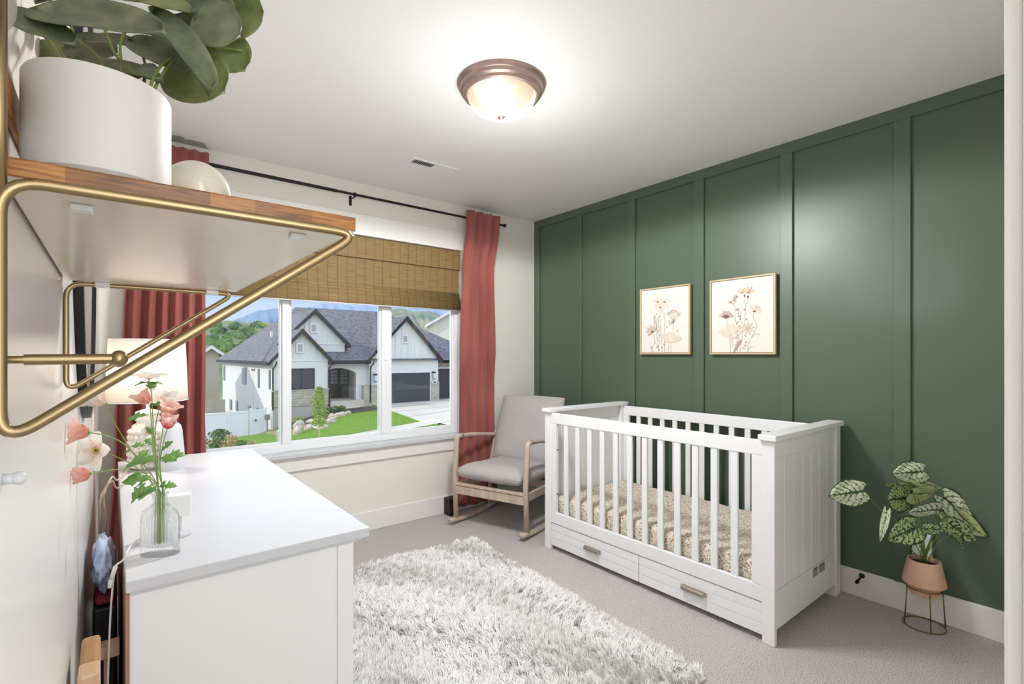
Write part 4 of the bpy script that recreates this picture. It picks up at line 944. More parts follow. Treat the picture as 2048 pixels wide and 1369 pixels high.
# ------------------------------------------------------------------ cables
M_cord = mat('white_cable', srgb(232, 228, 222), .45)
def cable(label, pts, r, m=M_cord, name='power_cable'):
    b = B(); tube(b, spline(pts, 8), r, 8); return tag(mk(name, b, m, smooth=True), label, 'cable')
GX = -.012
def gp(px, py, x=GX): return onX(px, py, x)
mz = DZ + .07
hb = Vector((mx_, my_, DZ + .06))
c1 = [hb + Vector((-.028, .004, .01)), onZ(292, 1066, DZ + .012), onZ(262, 1092, DZ + .006), Vector((DXa - .002, 1.325, DZ + .008)), onY(231, 1134, 1.30), onY(226, 1168, 1.30), onY(221, 1230, 1.31), onY(218, 1300, 1.31), onY(216, 1360, 1.31), onY(215, 1440, 1.32)]
cable('white cable of the baby monitor hanging behind the dresser', c1, .0019)
b = B(); a_, b_ = onY(231, 1133, 1.30), onY(223, 1160, 1.30); rod(b, a_, b_, .0040, 12); rod(b, b_, onY(220, 1176, 1.30), .0046, 12)
tag(mk('cable_connector', b, M_cord, smooth=True), 'white plug connector joining the cable beside the dresser edge', 'connector')
def gy_(pts): return [onY(px, py, y) for px, py, y in pts]
cable('lamp cord arching off the dresser top, darker brown below', [onZ(276, 936, DZ + .003), onZ(258, 940, DZ + .005), Vector((DXa - .004, 2.14, DZ + .016))] + gy_([(224, 955, 2.05), (209, 985, 2.0), (208, 1010, 2.0), (213, 1040, 2.0), (207, 1090, 2.0), (204, 1150, 2.0), (207, 1200, 2.0), (214, 1225, 2.0), (222, 1250, 2.0)]), .0028, mat('taupe_cable', srgb(190, 170, 152), .5))
cable('humidifier cord looping beside the lamp cord behind the dresser', [onZ(300, 946, DZ + .003), onZ(268, 948, DZ + .005), Vector((DXa - .004, 2.03, DZ + .012))] + gy_([(224, 963, 1.96), (205, 985, 1.94), (200, 1010, 1.92), (201, 1050, 1.92), (204, 1092, 1.92), (211, 1120, 1.92), (213, 1150, 1.92), (211, 1180, 1.92), (218, 1205, 2.0), (226, 1222, 2.02), (229, 1240, 2.02), (226, 1290, 2.02)]), .0024, mat('tan_cable', srgb(170, 148, 130), .5))

# things stored in the gap between wall and dresser
M_card = mat('cardboard', srgb(176, 134, 92), .7, var=(12, srgb(150, 112, 74), .4, .7))
t = thing('cardboard_package', 'taped cardboard package leaning in the gap behind the dresser', 'package', (-.022, 1.05, 0))
a0, a1 = onX(172, 1272, -.046), onX(208, 1272, -.022)
zt2 = onX(190, 1272, -.035).z; ya = onX(160, 1369, -.046).y
b = B(); P4 = [(-.047, .86, 0), (-.008, .86, 0), (-.008, 1.10, 0), (-.047, 1.10, 0)]
box(b, -.037, -.013, .93, 1.06, 0, .782, .006); mk('box', b, M_card, t)
b = B(); box(b, -.0375, -.0125, .929, .97, .715, .783, .005); mk('tape', b, mat('packing_tape', srgb(198, 160, 124), .25, coat=.5), t)
t2 = bmesh.new(); bmesh.ops.create_icosphere(t2, subdivisions=4, radius=1)
for v in t2.verts:
    n = noise.noise(v.co * 2.6) * .3 + abs(noise.noise(v.co * 6)) * .25; v.co = Vector((v.co.x * .022, v.co.y * .11, v.co.z * .055)) * (1 + n)
b = B(); merge(b, t2, Matrix.Translation((-.014, 1.62, .715)))
tag(mk('plastic_bag', b, mat('crinkled_plastic', srgb(176, 192, 222), .25, coat=.6), smooth=True), 'crumpled pale blue plastic bag squeezed behind the dresser', 'bag')
b = B(); box(b, -.034, .012, 1.52, 1.95, .0, .640, .006); tag(mk('storage_bin', b, mat('black_bin', srgb(22, 20, 24), .5), smooth=False), 'tall black bin standing behind the dresser under the bag', 'bin')
b = B(); box(b, -.030, .008, 1.53, 1.64, .641, .662, .01, seg=3); tag(mk('cloth_bundle', b, mat('red_cloth', srgb(150, 44, 58), .8), smooth=True), 'folded dark red cloth lying on the black bin', 'cloth')
b = B(); box(b, -.012, -.006, 1.36, 1.38, 0, .60, .001); box(b, -.034, .014, 1.345, 1.38, .60, .625, .001); tag(mk('wood_strip', b, mat('raw_pine', srgb(196, 160, 136), .7)), 'raw pine offcut behind the dresser next to the package', 'wood strip')

# ------------------------------------------------------------------ shaggy rug
rug = thing('shag_rug', 'fluffy white shag rug on the carpet', 'rug', (1.15, 1.85, 0))
ra = math.radians(-3.66); ex = Vector((math.cos(ra), -math.sin(ra) * -1, 0)); 
RC = Vector((1.872, 2.722, 0)); vx = Vector((-math.cos(math.radians(3.66)), math.sin(math.radians(3.66)) * 1.0, 0)); vy = Vector((-math.sin(math.radians(3.66)), -math.cos(math.radians(3.66)), 0))
RWd, RLn = 1.25, 1.715
b = B(); prism(b, [RC + Vector((0, 0, .001)), RC + vx * RWd + Vector((0, 0, .001)), RC + vx * RWd + vy * RLn + Vector((0, 0, .001)), RC + vy * RLn + Vector((0, 0, .001))], (0, 0, .010))
mk('backing', b, mat('rug_base', srgb(226, 220, 214), 1, bump=(160, .6, .004)), rug)
NC = 9000; NB = 11
cu = rng.random(NC) * RWd; cv = rng.random(NC) * RLn
band = .5 + .5 * np.sin((cu * .9 + cv * .35) * 15 + 2.2 * np.sin(cv * 3.1) + 1.5 * np.sin(cu * 5))
cang = 1.1 + 1.5 * np.sin(cu * 6 + cv * 4) + rng.normal(0, .9, NC); clean = .45 + .5 * band + rng.normal(0, .12, NC); clen = .030 + .016 * band + rng.normal(0, .003, NC)
ci = np.repeat(np.arange(NC), NB); n = len(ci)
u = np.clip(cu[ci] + rng.normal(0, .0065, n), 0, RWd); v_ = np.clip(cv[ci] + rng.normal(0, .0065, n), 0, RLn)
tw = cang[ci] + rng.normal(0, .38, n); lean = np.clip(clean[ci] + rng.normal(0, .16, n), .1, 1.35); ln_ = clen[ci] * rng.uniform(.75, 1.15, n)
base = np.stack([RC.x + vx.x * u + vy.x * v_, RC.y + vx.y * u + vy.y * v_, np.full(n, .008)], 1)
dh = np.stack([np.cos(tw), np.sin(tw), np.zeros(n)], 1); sdn = np.stack([-np.sin(tw), np.cos(tw), np.zeros(n)], 1)
rot = rng.uniform(-.6, .6, n)[:, None]; wv = (sdn * np.cos(rot) + np.array([0, 0, 1.0]) * np.sin(rot)) * (rng.uniform(.0011, .0021, n)[:, None])
seg = 3; pos = base.copy(); pts = []
for s in range(seg + 1):
    wds = (1.0, 1.05, .85, .25)[s]; pts.append(pos - wv * wds); pts.append(pos + wv * wds)
    th_ = lean * (.45 + .55 * s / 1.6)[:, None] if False else (lean * (.4 + .42 * s))[:, None]; th_ = np.minimum(th_, 1.62)
    pos = pos + (dh * np.sin(th_) + np.array([0, 0, 1.0]) * np.cos(th_)) * (ln_[:, None] / seg)
V = np.stack(pts, 1).reshape(-1, 3); V[:, 2] = np.maximum(V[:, 2], .004); k8 = np.arange(n)[:, None] * 8
Fq = np.concatenate([k8 + np.array([[0, 1, 3, 2]]), k8 + np.array([[2, 3, 5, 4]]), k8 + np.array([[4, 5, 7, 6]])], 0)
me = bpy.data.meshes.new('pile'); me.vertices.add(len(V)); me.vertices.foreach_set('co', V.astype(np.float32).ravel()); me.loops.add(Fq.size); me.loops.foreach_set('vertex_index', Fq.astype(np.int32).ravel())
me.polygons.add(len(Fq)); me.polygons.foreach_set('loop_start', (np.arange(len(Fq)) * 4).astype(np.int32)); me.polygons.foreach_set('use_smooth', np.ones(len(Fq), dtype=bool)); me.update(calc_edges=True); me.validate()
me.materials.append(M_tuft); o = bpy.data.objects.new('pile', me); COL.objects.link(o); o.parent = rug; o.matrix_parent_inverse = MW[rug.name].inverted()
o['kind'] = 'stuff'

# ================================================================== outside: the street, the house across, the hills
M_stuc = mat('house_white_paint', srgb(222, 221, 216), .7)
M_board = mat('board_batten_white', srgb(226, 226, 224), .7)
M_fascia = mat('house_black_trim', srgb(34, 33, 36), .6)
M_shing = mat('asphalt_shingle', srgb(128, 125, 128), .95, var=(2.2, srgb(88, 86, 92), .4, .62, (1.5, 1.5, 6)), bump=(9, .6, .05))
M_stone = bpy.data.materials.new('ledge_stone'); M_stone.use_nodes = True; N_, L_, P_ = nodes(M_stone); P_.inputs['Roughness'].default_value = .9
tc = N_.new('ShaderNodeTexCoord'); br = N_.new('ShaderNodeTexBrick'); mp = N_.new('ShaderNodeMapping'); mp.inputs['Rotation'].default_value = (PI / 2, 0, 0); L_.new(tc.outputs['Object'], mp.inputs[0]); L_.new(mp.outputs[0], br.inputs[0])
br.inputs['Scale'].default_value = 1.0; br.inputs['Brick Width'].default_value = .42; br.inputs['Row Height'].default_value = .18; br.inputs['Mortar Size'].default_value = .012; br.inputs['Color1'].default_value = (*srgb(196, 184, 164), 1); br.inputs['Color2'].default_value = (*srgb(168, 160, 148), 1); br.inputs['Mortar'].default_value = (*srgb(150, 144, 134), 1)
L_.new(br.outputs[0], P_.inputs['Base Color'])
M_conc = mat('concrete', srgb(216, 206, 190), .9, var=(.35, srgb(198, 186, 168), .4, .7, (1, 3, 1)))
M_found = mat('foundation_concrete', srgb(178, 172, 162), .9)
M_grass = mat('lawn_grass', srgb(92, 134, 28), .95, var=(3, srgb(124, 150, 44), .35, .75), bump=(14, .8, .05))
M_dry = mat('dry_ground', srgb(176, 156, 116), 1, var=(1.3, srgb(120, 126, 70), .4, .65), bump=(6, .8, .1))
M_gar = mat('garage_grey', srgb(62, 66, 72), .55)
M_door = mat('black_door', srgb(36, 38, 42), .4)
M_wglass = mat('dark_window', srgb(48, 56, 62), .06, spec=.8)
M_rock = mat('pale_boulder', srgb(206, 194, 180), .95, var=(1.4, srgb(168, 140, 116), .45, .7), bump=(4, .6, .1))
M_foli = mat('foliage_bright', srgb(130, 160, 64), .8, var=(5, srgb(168, 190, 92), .35, .7)); M_fold = mat('foliage_green', srgb(66, 104, 48), .9, var=(.3, srgb(104, 138, 66), .35, .7)); M_foldd = mat('foliage_dark', srgb(48, 78, 52), .9, var=(.3, srgb(74, 104, 66), .35, .7))
M_bark = mat('bark', srgb(196, 180, 160), .9)
M_tan = mat('tan_siding', srgb(178, 170, 156), .8); M_fence = mat('white_vinyl_fence', srgb(232, 233, 236), .5)

def sz(x): return -3.5 + .077 * (x - 7.8)
def hz(x):
    P = ((-60, -5.0), (-4, -4.6), (4, -4.15), (8.4, -4.05), (8.7, -3.80), (12.2, -2.85), (15, -2.74), (60, -2.5))
    for (a, za), (c, zc) in zip(P, P[1:]):
        if a <= x <= c: return za + (zc - za) * (x - a) / (c - a)
    return P[0][1] if x < P[0][0] else P[-1][1]
def gz(x, y):
    if y < 27: return sz(x) - .02 * (27 - y)
    if y <= 37: s = (y - 27) / 10; return sz(x) * (1 - s) + hz(x) * s
    return hz(x) - (max(0, y - 40) * .06 if x < 8.5 else 0)
def patch(f0, f1, y0, y1, dz, nx=24, ny=24):
    P = []
    for j in range(ny + 1):
        y = y0 + (y1 - y0) * j / ny; a, c = f0(y), f1(y); P.append([(a + (c - a) * i / nx, y, gz(a + (c - a) * i / nx, y) + dz) for i in range(nx + 1)])
    return sheet(P)
def gpatch(name, m, f0, f1, y0, y1, dz, **k):
    kk = {q: k[q] for q in ('nx', 'ny') if q in k}; o = mk(name, patch(f0, f1, y0, y1, dz, **kk), m, smooth=True); return o
C_ = lambda v: (lambda y: v)
o = gpatch('ground', M_dry, C_(-30), C_(60), 12, 62, -.06, nx=60, ny=50); o['kind'] = 'structure'
DL = lambda y: 15.0 + max(0, (y - 27.7)) * .12
o = gpatch('driveway', M_conc, DL, C_(34), 27.6, 38.2, .02, nx=20, ny=20); o['kind'] = 'structure'
o = gpatch('sidewalk', M_conc, C_(-30), C_(34), 26.35, 27.75, .03, nx=40, ny=3); o['kind'] = 'structure'
o = gpatch('driveway_apron', M_conc, C_(15.6), C_(34), 24.0, 26.35, .02, nx=20, ny=3); o['kind'] = 'structure'
o = gpatch('lawn', M_grass, lambda y: 5.2 if y > 30 else 3.4, DL, 27.75, 36.2, .04, nx=50, ny=30); tag(o, 'bright green front lawn of the house across the street', 'lawn', kind='stuff')
o = gpatch('lawn', M_grass, C_(6.6), lambda y: 15.4 - max(0, 26.2 - y) * .9, 24.6, 26.33, .04, nx=50, ny=8); tag(o, 'narrow grass strip between the sidewalk and the street', 'lawn', kind='stuff')
o = gpatch('planting_bed', mat('dark_mulch', srgb(74, 62, 54), 1, bump=(8, .8, .05)), lambda y: 8.8, C_(15.4), 34.3, 36.6, .06, nx=20, ny=6); o['kind'] = 'structure'
# driveway joints
for yy in (30.0, 32.6, 35.2):
    o = gpatch('driveway_joint', mat('joint', srgb(150, 142, 130), 1), DL, C_(34), yy, yy + .05, .028, nx=20, ny=1); o['kind'] = 'structure'

def wx(px, y): r = ray(px, HY); return r.x / r.y * y
def wz(px, py, y): return onY(px, py, y).z
# ---- the house
hs = thing('house', 'white farmhouse with black trimmed gables and dark roof across the street', 'house', (16, 38, -2.7))
EV = .90
def gable_wall(x0, x1, y, zb, ze, zp, depth=.25): return [(x0, y, zb), (x1, y, zb), (x1, y, ze), ((x0 + x1) / 2, y, zp), (x0, y, ze)]
def roof_wing(x0, x1, yf, yb, ze, zp, over=.35, th=.16):
    """two sloping slabs"""
    xm = (x0 + x1) / 2; sl = (zp - ze) / (xm - x0); b = B()
    for s, xa in ((-1, x0), (1, x1)):
        xo = xa + s * over; zo = ze - sl * over
        b2 = [(xm, yf, zp + .02), (xo, yf, zo + .02), (xo, yf, zo + .02 + th), (xm, yf, zp + .02 + th * 1.35)]
        prism(b, b2, (0, yb - yf, 0))
    return b
def fascia(x0, x1, yf, ze, zp, over=.35, w_=.26):
    xm = (x0 + x1) / 2; sl = (zp - ze) / (xm - x0); b = B()
    for s, xa in ((-1, x0), (1, x1)):
        xo = xa + s * (over + .02); zo = ze - sl * (over + .02)
        prism(b, [(xm, yf - .06, zp + .26), (xo, yf - .06, zo + .26), (xo, yf - .06, zo + .26 - w_), (xm, yf - .06, zp + .26 - w_ * 1.3)], (0, .07, 0))
    return b
def battens(x0, x1, y, ze, zp, par, step=.42):
    xm = (x0 + x1) / 2; b = B(); n = int((x1 - x0) / step)
    for i in range(1, n):
        x = x0 + (x1 - x0) * i / n; zt_ = ze + (zp - ze) * (1 - abs(x - xm) / (xm - x0)); box(b, x - .03, x + .03, y - .04, y, ze, zt_ - .05)
    box(b, x0, x1, y - .05, y, ze - .08, ze + .02); return mk('batten_siding', b, M_board, par)
def vent(x, z, y):
    b = B(); box(b, x - .26, x + .26, y - .06, y, z - .36, z + .36); box(b, x - .16, x + .16, y - .07, y - .06, z - .25, z + .25, mi=1); mk('gable_vent', b, [M_board, mat('vent_grey', srgb(170, 168, 168), .8)], hs)
XA0, XA1, YA = 8.55, 12.24, 36.5        # left wing
XG0, XG1, YG = 16.0, 22.3, 38.0         # garage wing
XU0, XU1, YU = 9.7, 14.4, 39.0          # upper gable
b = B(); prism(b, gable_wall(XA0, XA1, YA, -7.5, EV, 2.85), (0, 5.95, 0)); mk('wall', b, M_stuc, hs)
b = B(); prism(b, gable_wall(XG0, XG1, YG, -3.2, EV, 4.25), (0, 7, 0)); mk('wall', b, M_stuc, hs)
b = B(); prism(b, gable_wall(XU0, XU1, YU, 1.2, 2.15, 4.5), (0, 6, 0)); mk('wall', b, M_stuc, hs)
b = B(); box(b, XA0 + .2, 28, 42.5, 55.8, -7.5, EV); box(b, XA0, 12, 42.4, 56, -7.5, EV); mk('wall', b, M_stuc, hs)
b = B(); box(b, 22.3, 28, 39.2, 45, -3.2, EV); mk('wall', b, M_stone, hs, label='stone clad wall of the third garage bay')
for (x0, x1, yf, yb, ze, zp) in ((XA0, XA1, YA - .35, 44, EV, 2.85), (XG0, XG1, YG - .35, 48, EV, 4.25), (XU0, XU1, YU - .35, 46, 2.15, 4.5)):
    mk('roof', roof_wing(x0, x1, yf, yb, ze, zp), M_shing, hs); mk('fascia', fascia(x0, x1, yf, ze, zp), M_fascia, hs)
battens(XA0, XA1, YA, EV, 2.85, hs); battens(XG0, XG1, YG, EV, 4.25, hs, .55); battens(XU0, XU1, YU, 2.15, 4.5, hs)
vent(10.3, 1.75, YA - .05); vent(19.1, 2.6, YG - .05); vent(12.0, 3.3, YU - .05)
# main hip roof
b = B(); e0, e1, f0, f1, zr = 8.1, 28.2, 37.7, 56.5, 5.5; bm_ = [(e0, f0, EV - .1), (e1, f0, EV - .1), (e1, f1, EV - .1), (e0, f1, EV - .1), (12.7, 46.2, zr), (20.9, 46.2, zr)]
vs = [b.verts.new(p) for p in bm_]
for q in ((0, 1, 5, 4), (1, 2, 5), (2, 3, 4, 5), (3, 0, 4), (0, 3, 2, 1)): b.faces.new([vs[i] for i in q])
mk('roof', b, M_shing, hs)
b = B(); box(b, e0 - .04, e0 + .02, YA - .3, f1, EV - .32, EV - .08); box(b, 12.3, 16.0, f0 - .05, f0 + .02, EV - .34, EV - .06); box(b, 22.4, e1, 38.6, 38.7, EV - .34, EV - .06); mk('gutter', b, M_fascia, hs)
b = B(); prism(b, [(22.2, 38.6, EV - .1), (28.2, 38.6, EV - .1), (28.2, 38.6, EV), (22.2, 38.6, EV)], (0, 1, 0)); mk('soffit', b, M_stuc, hs)
# stone bases and foundation
b = B(); box(b, XA0 - .06, XA1 + .05, YA - .12, YA + .2, -2.3, -1.22); box(b, XA0 - .08, XA1 + .07, YA - .15, YA, -1.24, -1.16); mk('stone_base', b, M_stone, hs)
b = B(); box(b, XA0 - .02, XA1 + .02, YA - .06, YA, -5, -2.3); mk('foundation', b, M_found, hs)
b = B(); box(b, XG0 - .5, XG0 + .78, YG - .1, YG + .3, -3.1, -1.15); mk('stone_base', b, M_stone, hs)
b = B(); box(b, XG1 - .72, XG1 + .05, YG - .1, YG + .3, -3.1, -1.05); mk('stone_base', b, M_stone, hs)
# garage doors
for x0, x1, z0, z1, y in ((16.86, 21.45, -2.72, -.24, YG), (23.0, 26.4, -2.66, .02, 39.2)):
    b = B(); box(b, x0 - .14, x1 + .14, y - .05, y, z0, z1 + .14); fr_ = mk('garage_door_frame', b, M_board, hs)
    b = B(); nr = 10
    for i in range(nr): box(b, x0, x1, y - .07, y - .05, z0 + (z1 - z0) * i / nr + .012, z0 + (z1 - z0) * (i + 1) / nr - .012)
    box(b, x0, x1, y - .06, y - .05, z0, z1); mk('garage_door', b, M_gar, hs)
# big front window
b = B(); box(b, 9.42, 11.30, YA - .06, YA, -1.16, .31); wf = mk('window_frame', b, M_fascia, hs)
b = B(); box(b, 9.50, 10.34, YA - .07, YA - .055, -1.08, .23); mk('window_glass', b, M_wglass, hs)
b = B(); box(b, 10.42, 11.22, YA - .07, YA - .055, -1.08, .23); mk('window_glass', b, M_wglass, hs)
# side wall slot windows (wall faces -x)
for (pa, pb, ta, tb) in ((180, 192, 650, 765), (322, 352, 668, 795), (443, 453, 675, 820), (526, 537, 684, 832), (228, 244, 905, 990), (274, 288, 914, 995), (368, 384, 952, 990), (433, 450, 970, 995), (395, 402, 675, 690), (408, 418, 675, 690), (180, 194, 617, 630)):
    q0 = onX(400 + pa / 3.793, 560 + ta / 3.793, XA0); q1 = onX(400 + pb / 3.793, 560 + tb / 3.793, XA0)
    b = B(); box(b, XA0 - .05, XA0, q1.y, q0.y, q1.z, q0.z); mk('side_window', b, M_wglass, hs)
# downspouts
for x, y in ((XA0 - .02, YA - .1), (XA1 + .06, YA - .1), (XG0 + .05, YG - .18)):
    b = B(); tube(b, round_path([(x + .15, y - .3, EV - .1), (x + .15, y - .28, EV - .3), (x, y, EV - .6), (x, y, -2.5)], .08), .05, 8); mk('downspout', b, M_fascia, hs, True)
# porch: beam, arch, column, door, steps
b = B(); n = 16; xa, xb = XA1 + .01, 15.05
for i in range(n):
    u0, u1 = i / n, (i + 1) / n; z0_, z1_ = [-.15 + .40 * math.sin(PI * u) ** .8 if 0 < u < 1 else -.15 for u in (u0, u1)]; x0, x1 = xa + (xb - xa) * u0, xa + (xb - xa) * u1
    prism(b, [(x0, 38.3, z0_), (x1, 38.3, z1_), (x1, 38.3, EV - .11), (x0, 38.3, EV - .11)], (0, .35, 0))
box(b, xb, 15.56, 38.3, 38.65, -2.28, EV - .11)
mk('porch_arch', b, M_stuc, hs)
b = B(); box(b, 12.2, 16.0, 41.0, 41.2, -3, EV); box(b, 15.57, 16.05, 38.31, 40.99, -3, EV - .12); box(b, 12.26, 15.56, 38.66, 40.99, .45, .6); mk('porch_wall', b, M_stuc, hs)
b = B(); box(b, 12.3, 15.5, 37.9, 40.99, -3.2, -2.28); mk('porch_floor', b, M_conc, hs)
for i in range(3): b = B(); box(b, 12.75, 14.9, 37.9 - .4 * (i + 1), 37.9 - .4 * i + .01, -3.3, -2.28 - .17 * (i + 1)); mk('step', b, M_conc, hs)
dx0, dx1 = wx(657, 41), wx(697, 41)
b = B(); box(b, dx0, dx1, 40.9, 41, -2.28, .16); dd = mk('entry_door', b, M_door, hs)
xm = (dx0 + dx1) / 2
for x0, x1 in ((dx0 + .12, xm - .12), (xm + .12, dx1 - .12)):
    for i in range(4):
        for j in range(2):
            w2 = (x1 - x0) / 2; b = B(); box(b, x0 + j * w2 + .03, x0 + (j + 1) * w2 - .03, 40.88, 40.9, -1.15 + i * .3 + .03, -1.15 + (i + 1) * .3 - .03); mk('pane', b, mat('door_glass', srgb(140, 152, 158), .1) if not bpy.data.materials.get('door_glass') else bpy.data.materials['door_glass'], dd)
b = B(); rod(b, (xm + .06, 40.82, -1.25), (xm + .06, 40.82, -.95), .03, 8); mk('door_handle', b, M_brass, dd, True)
# lanterns by the garage
for px, py in ((751, 757), (868, 752)):
    x = wx(px, YG - .15); z = wz(px, py, YG - .15); b = B(); box(b, x - .10, x + .10, YG - .28, YG - .08, z + .22, z + .34); box(b, x - .15, x + .02, YG - .2, YG - .02, z + .30, z + .36); box(b, x - .12, x + .12, YG - .3, YG - .06, z - .28, z - .24)
    l_ = mk('lantern', b, M_fascia, hs); b = B(); box(b, x - .10, x + .10, YG - .28, YG - .08, z - .24, z + .22); mk('lantern_glass', b, mat('lantern_glass', srgb(210, 212, 214), .2) if not bpy.data.materials.get('lantern_glass') else bpy.data.materials['lantern_glass'], l_)
x = wx(868, YG); z = wz(868, 765, YG); b = B(); box(b, x - .22, x + .22, YG - .13, YG - .1, z - .1, z + .1); box(b, x - .14, x + .14, YG - .14, YG - .13, z - .05, z + .05, mi=1); mk('number_plaque', b, [M_board, M_fascia], hs)
b = B(); box(b, 9.6, 9.75, 41.6, 41.75, 2.6, 3.1); box(b, 10.4, 10.7, 39.4, 39.9, 3.0, 3.5) if False else None; mk('roof_pipe', b, M_board, hs)
# walkway to the porch
walk = B(); box(walk, 12.9, 15.6, 34.6, 36.7, -3.5, -2.86); box(walk, 13.0, 15.0, 36.6, 36.8, -3.4, -2.82); o = struct('walkway', walk, M_conc)

# fence, gate
def fence(label, x0, x1, y, ztop, hgt, nm='vinyl_fence', posts=(), m=M_fence, skew=0.0):
    t = thing(nm, label, 'fence', ((x0 + x1) / 2, y, ztop - hgt)); b = B(); box(b, x0, x1, y - .03, y + .03, ztop - hgt + .05, ztop - .05); mk('panel', b, m, t)
    b = B(); box(b, x0, x1, y - .05, y + .05, ztop - .12, ztop); mk('top_rail', b, m, t)
    for p_ in posts: b = B(); box(b, p_ - .07, p_ + .07, y - .08, y + .08, ztop - hgt, ztop + .06); prism(b, [(p_ - .09, y - .09, ztop + .06), (p_ + .09, y - .09, ztop + .06), (p_ + .09, y + .09, ztop + .06), (p_ - .09, y + .09, ztop + .06)], (0, 0, .05)); mk('post', b, m, t)
    return t
zf = wz(440, 826, 37)
t = fence('white vinyl privacy fence left of the house across the street', 2.5, wx(497, 37), 37, zf, 2.1, posts=[wx(458, 37)])
t = fence('white vinyl gate beside the fence, next to the house corner', wx(499, 37), wx(532, 37), 37.02, zf + .05, 2.05, 'vinyl_gate', posts=[wx(500, 37) + .07, wx(531, 37)])
b = B(); box(b, wx(511, 37) - .04, wx(511, 37) + .04, 36.85, 36.98, zf - .7, zf - .6); mk('latch', b, M_fascia, t)
fence('tan back fence running behind the white privacy fence', 3.0, 7.2, 46, wz(440, 800, 46), 2.4, posts=[wx(427, 46)], m=mat('tan_vinyl', srgb(196, 186, 168), .6))
# utility boxes
p = onZ(535, 843, 0); x = wx(534.5, 36.4); b = B(); box(b, x - .16, x + .16, 36.3, 36.48, -3.1, -2.75, .02); rod(b, (x, 36.4, -3.9), (x, 36.4, -3.1), .05); tag(mk('electric_meter', b, mat('meter_grey', srgb(120, 130, 132), .6)), 'grey green electric meter on a pipe by the house corner', 'meter')
for px, py, lb in ((563, 874, 'square green utility pedestal on the lawn behind the first mullion'), (486, 890, 'round topped pale green utility pedestal in the dry grass')):
    y = 29.5 if px == 563 else 27.0; x = wx(px, y); z = gz(x, y); b = B(); h_ = .75 if px == 563 else .45; w_ = .24 if px == 563 else .14; box(b, x - w_, x + w_, y - w_, y + w_, z - .1, z + h_, .06); tag(mk('utility_pedestal', b, mat('utility_green', srgb(150, 168, 158), .6)), lb, 'utility box')

# boulders
rs = random.Random(5)
BL = [(600, 838, 24, 20, 'tall pale boulder against the corner of the stone base'), (596, 852, 22, 22, 'reddish boulder below the tall one at the left end'), (640, 838, 26, 12, 'long flat boulder left of the young tree'), (618, 846, 22, 12, 'rust coloured boulder between two white ones'), (642, 852, 34, 12, 'broad white boulder nearest the lawn'), (664, 846, 20, 14, 'rounded boulder behind the young tree trunk'),
      (622, 832, 22, 10, 'small boulder under the foundation wall'), (676, 838, 18, 12, 'pale boulder right of the young tree'), (664, 834, 20, 10, 'wide boulder behind the tree crown'), (686, 836, 16, 10, 'grey boulder near the walkway'), (697, 833, 14, 8, 'last small boulder beside the walkway')]
base_rock = None
for i, (px, py, w_, h_, lb) in enumerate(BL):
    px -= 0; y = 34.6 - (py - 832) * .14; x = wx(px, y); k = y / (CS - SN * (px - HX) / F) / F; z = gz(x, y)
    if base_rock is None:
        t2 = bmesh.new(); bmesh.ops.create_icosphere(t2, subdivisions=3, radius=1)
        for v in t2.verts: v.co *= 1 + .28 * noise.noise(v.co * 1.3) + .1 * noise.noise(v.co * 3); v.co.z = max(v.co.z, -.5)
        b = B(); merge(b, t2); base_rock = o = mk('boulder', b, M_rock, smooth=True)
    else: o = base_rock.copy(); COL.objects.link(o)
    o.location = (x, y, z + .2 * h_ * k); o.scale = (w_ * k * .5, w_ * k * .4, h_ * k * .6); o.rotation_euler = (0, 0, i * 1.3); tag(o, lb, 'boulder', 'landscape boulders along the lawn')

def crown_mesh(n, r, h, lw, seed, cone=.0):
    rr = np.random.default_rng(seed); t_ = rr.random(n); a = rr.uniform(0, 2 * PI, n); q = np.sqrt(rr.random(n))
    rad = r * np.sin(PI * (.12 + .80 * t_)) ** (.7) * (1 - cone * t_) * (.8 + .3 * np.sin(a * 3 + t_ * 9)) * q
    P = np.stack([rad * np.cos(a), rad * np.sin(a), t_ * h], 1); d1 = rr.normal(size=(n, 3)); d1 /= np.linalg.norm(d1, axis=1)[:, None]; d2 = np.cross(d1, rr.normal(size=(n, 3))); d2 /= np.linalg.norm(d2, axis=1)[:, None]
    s = lw * rr.uniform(.6, 1.3, n)[:, None]; V = np.stack([P - d1 * s, P + d2 * s * .5, P + d1 * s, P - d2 * s * .5], 1).reshape(-1, 3)
    return V.tolist(), (np.arange(n)[:, None] * 4 + np.arange(4)).tolist()
# young tree
y = 27.9; x = wx(638.6, y); z = gz(x, y)
t = thing('young_tree', 'young thin trunked tree with yellow green leaves at the sidewalk edge', 'tree', (x, y, z))
b = B(); tube(b, [(x, y, z), (x + .02, y, z + 1.0), (x - .03, y, z + 2.6)], .045, 8, r1=.015); mk('trunk', b, M_bark, t, True)
for i in range(9):
    a = i * 2.4; b = B(); tube(b, [(x, y, z + 1.0 + i * .14), (x + .35 * math.cos(a), y + .35 * math.sin(a), z + 1.35 + i * .15)], .014, 6, r1=.006); mk('branch', b, M_bark, t, True)
v, f = crown_mesh(2200, .62, 2.15, .055, 4, .45); v = [(p[0] + x - .02, p[1] + y, p[2] + z + .80) for p in v]; mk('crown', (v, f), M_foli, t)
